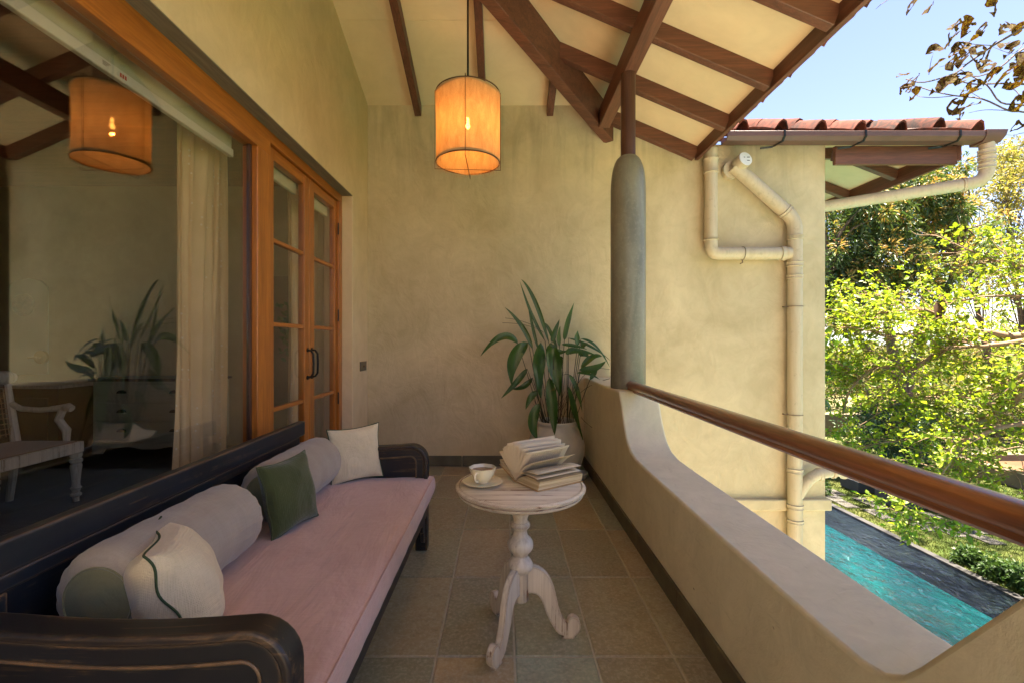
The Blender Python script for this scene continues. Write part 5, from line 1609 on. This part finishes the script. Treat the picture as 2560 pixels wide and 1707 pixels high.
simple_tree('round_bush', 'dark green bush at the foot of the big tree', gz(11.6, 13.8), 2, [((11.5, 13.7, -1.2), (1.2, .9, 1.0), 1.0)], M['bush'], 75, 60, .12, .24, seed=3, trunk_r=.05)
simple_tree('low_bush', 'dark spreading bush below the trunks near the garden wall', gz(14.6, 17.2), 2, [((14.6, 17.0, -1.9), (2.4, .9, .7), 1.0)], M['bush'], 90, 46, .13, .28, seed=4, trunk_r=.05)
simple_tree('broad_bush', 'broad green bush beyond the raised bed', gz(20, 17.5), 2, [((20.5, 17.5, -1.5), (3.6, 1.0, 1.0), 1.0)], M['scrub'], 110, 46, .15, .34, seed=5, trunk_r=.05)
for k, (x, Y, w, h, mt_, lab) in enumerate(((13.0, 24, 3.0, 1.6, 'scrub', 'pale scrubby bush in the gap between the big tree trunks'), (22, 26, 4.5, 2.4, 'scrub', 'tall dry orange green scrub right of the trunks'), (31, 28, 5, 3.2, 'olive', 'olive tree mass behind the light green leaves'),
                                            (38, 33, 6, 4.2, 'scrub', 'far dry bushy tree at the right edge'), (26, 34, 5, 2.4, 'olive', 'far olive bush in the middle of the field'))):
    simple_tree('field_bush', lab, gz(x, Y), h, [((x, Y, GZ + h*.55), (w, 1.6, h*.6), 1.0)], M[mt_], 110, 44, .24, .50, group='bushes in the field', seed=20+k, trunk_r=.08)
simple_tree('tall_tree', 'tall light green tree filling the right edge behind the branches', gz(31, 24), 10,
            [((27.5, 23, 1.6), (3.0, 2, 2.4), 1.0), ((29.5, 24, 5.0), (3.0, 2, 1.8), .6)], M['lime'], 110, 50, .20, .5, seed=41)

# far line of trees and a hill
mb = MB()
def hill(u, v):
    a = math.radians(5 + 75*u); r = 520 + 500*v
    h = 16 + 9*mn.noise(Vector((u*5, 0, 1))) + 4*mn.noise(Vector((u*17, v*3, 2)))
    return (r*math.sin(a), r*math.cos(a), GZ - 1 + h*math.sin(math.pi*min(1, v*1.0)))
hl = mb.grid(hill, 60, 8).obj('hill', m_plain('haze_tinted_hill', (.13, .15, .15), .95, .1, .2, .02), smooth=80); tag(hl, kind='structure')  # distance haze is put into this pale colour, no air is built
rg = np.random.default_rng(77)
a = np.radians(rg.uniform(25, 60, 220)); r = rg.uniform(75, 110, 220)
cc = np.stack([r*np.sin(a), r*np.cos(a), GZ + rg.uniform(.3, 2.2, 220)], axis=1)
P_, D_, S_ = clumps(cc, np.full(220, 1.6), 36, .9, rg)
o = leaf_mesh('distant_trees', P_, D_, S_, .5, M['scrub'], None, rg); tag(o, kind='stuff')

# ---- light green tree close by: traced boughs, random twigs, leaves
lt_ = thing('light_green_tree', 'light green leafy tree reaching its brown boughs over the pool', 'tree')
rl = random.Random(5)
boughs = [
 ([(2900,640),(2352,760),(2100,735),(1980,790),(1900,790),(1640,960),(1480,945),(1380,960),(1290,1030),(1210,1120),(1175,1260)], 6.6, 7.6, .060, .010),
 ([(1900,790),(1800,742),(1700,735),(1580,750),(1480,775)], 7.05, 7.3, .022, .008),
 ([(1480,775),(1400,690),(1380,650)], 7.3, 7.4, .008, .004), ([(1640,960),(1560,1010),(1500,1130)], 7.2, 7.3, .009, .004),
 ([(2800,700),(2352,790),(2100,822),(1990,825),(1880,842)], 6.3, 6.8, .040, .016),
 ([(2080,735),(1950,690),(1850,650),(1700,585)], 6.9, 6.9, .030, .020),
 ([(2900,700),(2500,960),(2352,1110),(2260,1210),(2150,1270),(2000,1335),(1900,1360),(1650,1420),(1430,1450)], 5.9, 7.2, .065, .010),
 ([(2700,850),(2352,1010),(2050,1110),(1900,1150),(1770,1220)], 6.2, 7.0, .026, .008),
 ([(2600,980),(2352,1050),(2200,1120),(2030,1170)], 6.0, 6.4, .018, .007),
 ([(2700,1240),(2352,1325),(2200,1350),(2050,1410),(1950,1450),(1910,1500),(1880,1560),(1800,1680)], 6.0, 6.5, .034, .012),
 ([(2700,1700),(2352,1650),(2250,1645),(2100,1650),(1950,1730),(1840,1760)], 6.2, 6.8, .020, .010),
 ([(1290,1030),(1210,980),(1150,930),(1120,890)], 7.5, 7.7, .010, .004), ([(1480,775),(1300,715),(1150,700),(1060,690)], 7.3, 7.8, .012, .005),
 ([(2700,300),(2500,420),(2340,330),(2250,250),(2200,120)], 7.0, 7.6, .020, .006), ([(2900,500),(2400,500),(2100,500),(1900,540),(1750,540)], 6.8, 7.6, .026, .006),
 ([(2900,380),(2352,300),(2150,260),(1950,180),(1820,120)], 7.2, 8.2, .024, .006), ([(2900,900),(2400,880),(2100,900),(1950,960),(1800,1000)], 7.0, 8.0, .02, .006),
 ([(2700,1500),(2300,1480),(2100,1560),(1950,1650)], 6.6, 7.2, .02, .006), ([(1900,790),(1700,640),(1500,520),(1350,480)], 7.2, 8.2, .016, .005), ([(1700,585),(1500,600),(1300,620),(1150,590)], 7.2, 8.0, .014, .005),
 ([(2900,1350),(2300,1220),(2000,1180),(1700,1150),(1500,1200),(1300,1330)], 7.0, 8.2, .022, .005), ([(1430,1450),(1300,1480),(1180,1440)], 7.2, 7.6, .008, .004),
]
samples = []
for pts, ya, yb, r0, r1 in boughs:
    n_ = len(pts)
    w = [c6(x, y, ya + (yb-ya)*i/(n_-1)) for i, (x, y) in enumerate(pts)]
    _, out_ = limb(lt_, w, r0, r1, 'bark_l', 8, 'bough', .006)
    m_ = len(out_)
    for i, p in enumerate(out_):
        nxt = out_[min(m_-1, i+1)]; prv = out_[max(0, i-1)]
        if p.x*F/p.y + CX < 2640: samples.append((p, (nxt-prv).normalized(), i/m_))
_, _ = limb(lt_, [(9.9, 5.6, GZ), (9.7, 5.7, -1.2), (9.5, 5.9, .2), (9.3, 6.1, 1.4), (9.6, 6.3, 3.0)], .19, .10, 'bark_l', 12, 'trunk')
LP, LD = [], []
tw = MB()
def add_leafs(p, d, k, spread=.05):
    for _ in range(k):
        q = p + Vector((rl.gauss(0, spread), rl.gauss(0, spread), rl.gauss(0, spread*.8)))
        v = Vector((d.x*.6 + rl.gauss(0, .7), d.y*.3 + rl.gauss(0, .7), rl.gauss(.05, .6)))
        LP.append(tuple(q)); LD.append(tuple(v))
def inside(p):
    sx = p.x*F/p.y + CX; sy = CY - (p.z-EYE)*F/p.y
    bnd = 740 - max(0, sx-2060)*.45
    return sy > bnd - 20
for (p, d, f) in samples:
    for _ in range(rl.choice((1, 1, 2, 2))):
        v = (d*rl.uniform(.2, 1.0) + Vector((rl.gauss(-.1, .6), rl.gauss(.40, .6), rl.gauss(.12, .6)))).normalized()
        L = rl.uniform(.20, .75)
        pts = [p]; q = p.copy()
        for s_ in range(4):
            v = (v + Vector((rl.gauss(0, .22), rl.gauss(0, .22), rl.gauss(-.02, .22)))).normalized()
            q = q + v*L/4; pts.append(q.copy())
            if not inside(q): continue
            if s_ >= 1: add_leafs(q, v, rl.choice((1, 3, 5)), .045)
            if s_ >= 1 and rl.random() < .7:
                v2 = (v + Vector((rl.gauss(0, .8), rl.gauss(0, .8), rl.gauss(0, .8)))).normalized(); l2 = rl.uniform(.1, .3)
                tw.tube([q, q+v2*l2*.5 + Vector((0, 0, .01)), q+v2*l2], [.0035, .0025, .0015], 3, cap=False)
                add_leafs(q+v2*l2*.55, v2, rl.choice((2, 4, 5)), .035); add_leafs(q+v2*l2, v2, rl.choice((4, 6, 8)), .035)
        tw.tube(pts, [.007, .006, .005, .004, .002], 4, cap=False)
# hanging spray in front of the lawn
def c3(x, y, Y): return P(2040+x/4.48, 1130+y/4.48, Y)
for pts in ([(1900,560),(1500,640),(1250,740),(1000,700),(700,560),(560,500)], [(1900,700),(1500,760),(1400,820),(1300,860)], [(1250,740),(1050,640),(950,560),(900,480)], [(2000,760),(1800,800),(1650,870),(1550,890)], [(1250,740),(1100,760),(980,820),(930,810)], [(980,820),(1010,870),(1010,920)], [(1050,640),(850,500),(740,420)], [(1600,780),(1750,820),(1900,900)]):
    w = [c3(x, y, 6.3+.1*i) for i, (x, y) in enumerate(pts)]
    _, out_ = limb(lt_, w, .008, .003, 'bark_l', 5, 'twig')
    for p in out_:
        add_leafs(p, Vector((-.5, 0, -.2)), rl.choice((1, 2, 4)), .05)
        q = p + Vector((rl.gauss(0, .09), rl.gauss(0, .09), rl.gauss(-.02, .06)))
        add_leafs(q, Vector((-.5, 0, -.2)), rl.choice((3, 5)), .035)
tag(tw.obj('fine_twigs', M['bark_l'], lt_, smooth=60), kind='stuff')
LP = np.array(LP); LD = np.array(LD)
print('light leaves', len(LP))
o = leaf_mesh('foliage', LP, LD, np.clip(.058*np.exp(.38*RNG.normal(size=len(LP))), .022, .14), .62, M['lime'], lt_, RNG, droop=.1, up_bias=.8); tag(o, kind='stuff')
# dead curled leaf hanging in the boughs
dl = MB().grid(lambda u, v: tuple(c6(1775+45*u*math.sin(v*3.14)+60*v*(u-.3), 650-85*v-22*math.sin(u*3.1), 6.75 + .05*math.sin(u*3))), 6, 8).obj('dead_leaf', m_plain('dead_brown_leaf', (.10, .045, .02), .9), smooth=80)
tag(dl, 'curled dead brown leaf caught on a bough of the light green tree', 'leaf')

# ---- branch with insect-eaten leaves over the roof edge
ob = thing('overhanging_branch', 'bare branch tips with half eaten dark and yellow leaves against the sky', 'branch')
def t3(x, y, Y=5.2): return P(1660+x/2.613, y/2.613, Y)
for pts, r0 in (([(2700,-60),(2352,180),(2150,300),(1980,420),(1900,480),(1700,540),(1580,520)], .012), ([(2700,150),(2352,320),(2200,440),(2060,500),(1960,490)], .010), ([(2700,560),(2352,552),(2200,548),(2000,550),(1860,500)], .011),
                ([(2600,760),(2352,690),(2200,672),(2110,560),(1990,490),(1940,460)], .009), ([(2600,800),(2352,735),(2250,725),(2080,650),(1900,628),(1760,600),(1640,565),(1540,575)], .009), ([(1900,628),(1760,640),(1660,630),(1640,600)], .004),
                ([(2500,640),(2352,640),(2290,590),(2230,570)], .006), ([(2600,860),(2352,870),(2290,885),(2205,880)], .004), ([(2150,300),(2010,290),(1950,270)], .004), ([(2352,280),(2280,350),(2150,310)], .004), ([(2250,725),(2100,720),(1990,740)], .004),
                ([(2150,430),(2130,500),(2050,560)], .003), ([(1980,420),(1850,430),(1800,440)], .003), ([(1480,-10),(1420,30),(1385,60)], .004), ([(2080,650),(1990,600),(1930,590)], .003), ([(1730,490),(1745,400),(1760,350)], .003)):
    limb(ob, [t3(x, y, 5.2 + .15*math.sin(i*1.3 + r0*900)) for i, (x, y) in enumerate(pts)], r0*1.2, r0*.45, 'bark', 5, 'twig')
def m_eaten():
    m, nt, out = new_mat('half_eaten_leaf'); t = NT(nt)
    c = t.coord(rnd=True)
    a = t.noise(c, 14, 3, .5, .3)
    col = t.ramp(a, [(.38, (.030, .012, .006)), (.5, (.075, .036, .010)), (.62, (.13, .11, .015))])
    p = t.principled(None, col, .85, .1)
    tr = t.n('ShaderNodeBsdfTranslucent'); t.set(tr.inputs[0], t.mix(1.0, col, (1.0, .85, .3), 'MULTIPLY'))
    mx = t.n('ShaderNodeMixShader'); mx.inputs[0].default_value = .4
    nt.links.new(p, mx.inputs[1]); nt.links.new(tr.outputs[0], mx.inputs[2]); nt.links.new(mx.outputs[0], out.inputs['Surface'])
    return m
M['eaten'] = m_eaten()
def eaten_leaf(seed):
    rr = random.Random(seed); mb = MB(); n = 9; k = 6
    keep = {}
    vs = []
    for i in range(n+1):
        t = i/n; w = .5*.62*math.sin(math.pi*t**.8)**.8 if 0 < t < 1 else .005
        for j in range(k+1):
            s_ = (j/k)*2-1
            vs.append((s_*w*(1+.12*rr.uniform(-1, 1)), t, abs(s_)*w*.35 - .18*t*t + .03*rr.uniform(-1, 1)))
    fs = []
    holes = [(rr.uniform(.25, .8), rr.uniform(-.8, .8), rr.uniform(.06, .13)) for _ in range(3)]
    for i in range(n):
        for j in range(k):
            t = (i+.5)/n; s_ = ((j+.5)/k)*2-1
            if any((t-h[0])**2 + (.25*(s_-h[1]))**2 < h[2]**2 for h in holes): continue
            q = i*(k+1)+j; fs.append((q, q+1, q+k+2, q+k+1))
    return mb.add(vs, fs).mesh('leaf', M['eaten'], 80)
em_ = [eaten_leaf(s_) for s_ in range(7)]
elv = [(1560,490),(1570,585),(1640,525),(1640,610),(1730,55),(1650,5),(1890,170),(1960,150),(1990,190),(2080,195),(2000,270),(1870,270),(1905,330),(1925,380),(1960,385),(1880,410),(1770,430),(1775,320),(2125,340),(2045,345),(2100,430),(2270,315),(2225,290),(2240,180),(2320,190),(2145,495),
       (2220,505),(2310,410),(2330,490),(2285,540),(1945,510),(1845,540),(2005,610),(2010,575),(1910,690),(1925,740),(2015,685),(2325,675),(2150,30),(2345,810),(1590,545),(1610,575),(1830,550),(1880,240),(1940,310),(2340,450),(2300,560),(2360,380),(2420,300),(2400,600),(2450,450)]
re_ = random.Random(9)
for k, (x, y) in enumerate(elv):
    o = link(bpy.data.objects.new('leaf', em_[k % 7]), ob)
    s_ = re_.uniform(.17, .29)*(.75 if k in (0, 1, 40, 41) else 1)
    az = re_.choice((210, 230, 200, 250, 60, 40, 225)) + re_.uniform(-25, 25)     # direction in the picture
    dv = Vector((math.cos(math.radians(az)), re_.uniform(-.5, .5), math.sin(math.radians(az)))).normalized()
    c = t3(x, y, 5.2+re_.uniform(-.2, .2)) - dv*s_*.45
    rot = dv.to_track_quat('Y', 'Z').to_matrix().to_4x4() @ Matrix.Rotation(re_.uniform(-1.2, 1.2), 4, 'Y')
    o.matrix_local = Matrix.Translation(c) @ rot @ Matrix.Scale(s_, 4)

# ---- unseen tree added above the view to put dappled shade on the lawn
simple_tree('added_shade_tree', 'unseen tall tree added out of view to shade the lawn', gz(18.5, 9.5), 14,
            [((13.5, 11.0, 12.6), (4.2, 3.2, 1.2), 1.0), ((16.0, 10.0, 11.5), (3.5, 3.0, 1.5), .8)], M['olive'], 60, 50, .24, .55, seed=61, trunk_r=.25)

# ---- banana plant by the house corner
bn = thing('banana_plant', 'banana plant with torn bright green leaves beside the house corner', 'plant')
def bleaf(a, b, c, w):
    a, b, c = [Vector(q) for q in (a, b, c)]; ct = b*2-(a+c)/2; n = 22; vs = []; fs = []; rr = random.Random(int(a.z*100)+int(w*50))
    for i in range(n+1):
        t = i/n; p = bez(a, ct, c, t); tan = (bez(a, ct, c, min(1, t+.02))-bez(a, ct, c, max(0, t-.02))).normalized()
        sd = tan.cross(Vector((.5, -1, .4))).normalized(); nn = sd.cross(tan)
        ww = w/2*math.sin(math.pi*min(.98, .04+t*.95))**.5
        for s_ in (-1, -.5, 0, .5, 1): vs.append(p + sd*ww*s_*(1+.05*rr.uniform(-1, 1)) - nn*abs(s_)*ww*.3 + tan*abs(s_)*.05)
    for i in range(n):
        for k in range(4):
            if k in (0, 3) and rr.random() < .16: continue
            q = i*5+k; fs.append((q, q+1, q+6, q+5))
    MB().add(vs, fs).obj('leaf', M['banana'], bn, smooth=60)
bb = c6(1000, 1500, 12.4); bb.z = GZ
limb(bn, [bb, bb+Vector((.05, 0, 1.1)), bb+Vector((.1, 0, 2.0))], .11, .05, 'bark', 10, 'stem')
for a, b, c, w in (((1000,1100),(1030,900),(1100,700),.5), ((1010,1050),(1100,850),(1150,790),.35), ((1020,1080),(1120,980),(1240,940),.42), ((1000,1150),(1060,1180),(1090,1260),.3), ((1000,1180),(1040,1050),(1120,1010),.35), ((1000,1150),(980,900),(1060,650),.4)):
    bleaf(c6(*a, 12.3), c6(*b, 12.3), c6(*c, 12.2), w)

# ---- shrubs by the pool edge, grass, fallen leaves
def shrub(label, c, r, n, seed, mat='bush', ll=.07):
    rg = np.random.default_rng(seed); t = thing('edge_shrub', label, 'shrub', group='shrubs along the pool edge')
    cc = blob(c, r, n, rg, .1); cc[:, 2] = np.maximum(cc[:, 2], GZ+.03)
    P_, D_, S_ = clumps(cc, np.full(len(cc), .09), 26, ll, rg)
    tag(leaf_mesh('foliage', P_, D_, S_, .4, M[mat], t, rg), kind='stuff')
    twigs_to(t, [(c[0]+rg.uniform(-.1, .1), c[1]+rg.uniform(-.1, .1), GZ) for _ in range(n//3)], [tuple(q) for q in cc[:n//3]], 'bark_l', .004, .002, 'stems')
M['shrub'] = m_leaf('fresh_shrub_leaf', [(.03, .065, .018), (.045, .09, .022), (.07, .12, .03)], .4, .5, .3)
for k, (x, y_, r, l) in enumerate(((7.98, 7.95, .22, 'small weedy shrub at the far end of the pool edge row'), (8.02, 7.45, .30, 'thin weedy shrub in the pool edge row'), (8.05, 6.95, .32, 'dense middle shrub in the pool edge row'), (8.08, 6.40, .36, 'dark dense shrub in the pool edge row'), (8.1, 5.8, .38, 'biggest shrub in the pool edge row'), (8.1, 5.2, .4, 'nearest shrub in the pool edge row'))):
    shrub(l, (x, y_, GZ+r*.45), (r*.9, r*1.1, r*.6), 70, 300+k, 'shrub')
shrub('small grey green shrub between pool end and house corner', (7.85, 11.75, GZ+.22), (.30, .3, .28), 60, 320, 'shrub', .08)
rg = np.random.default_rng(5)
n = 60000
gx = 7.75 + rg.random(n)**1.2*7.5; gy = 5.0 + rg.random(n)*10.5
Cg = np.stack([gx, gy, np.full(n, GZ-.002)], 1); Dg = rand_dirs(n, rg)*.6; Dg[:, 2] = 1
h = .035 + .03*rg.random(n)
Sg = np.cross(Dg, rand_dirs(n, rg)); Sg /= np.linalg.norm(Sg, axis=1, keepdims=True)
Dg /= np.linalg.norm(Dg, axis=1, keepdims=True)
V = np.stack([Cg - Sg*.006, Cg + Sg*.006, Cg + Dg*h[:, None]], 1).reshape(-1, 3)
M['grass'] = m_leaf('grass_blade', [(.045, .072, .014), (.070, .095, .02), (.115, .115, .032)], .3, .7, .1)
o = quick_mesh('grass', V, np.arange(3*n).reshape(-1, 3), M['grass']); tag(o, kind='stuff')
n = 130
C_ = np.stack([7.8 + rg.random(n)*4, 6 + rg.random(n)*7, np.full(n, GZ+.045)], 1)
D_ = rand_dirs(n, rg); D_[:, 2] *= .2
o = leaf_mesh('fallen_leaves', C_, D_, np.full(n, .07), .6, m_leaf('fallen_leaf', [(.18, .12, .07), (.24, .19, .11), (.12, .07, .03)], .1), None, rg, droop=0); tag(o, kind='stuff')
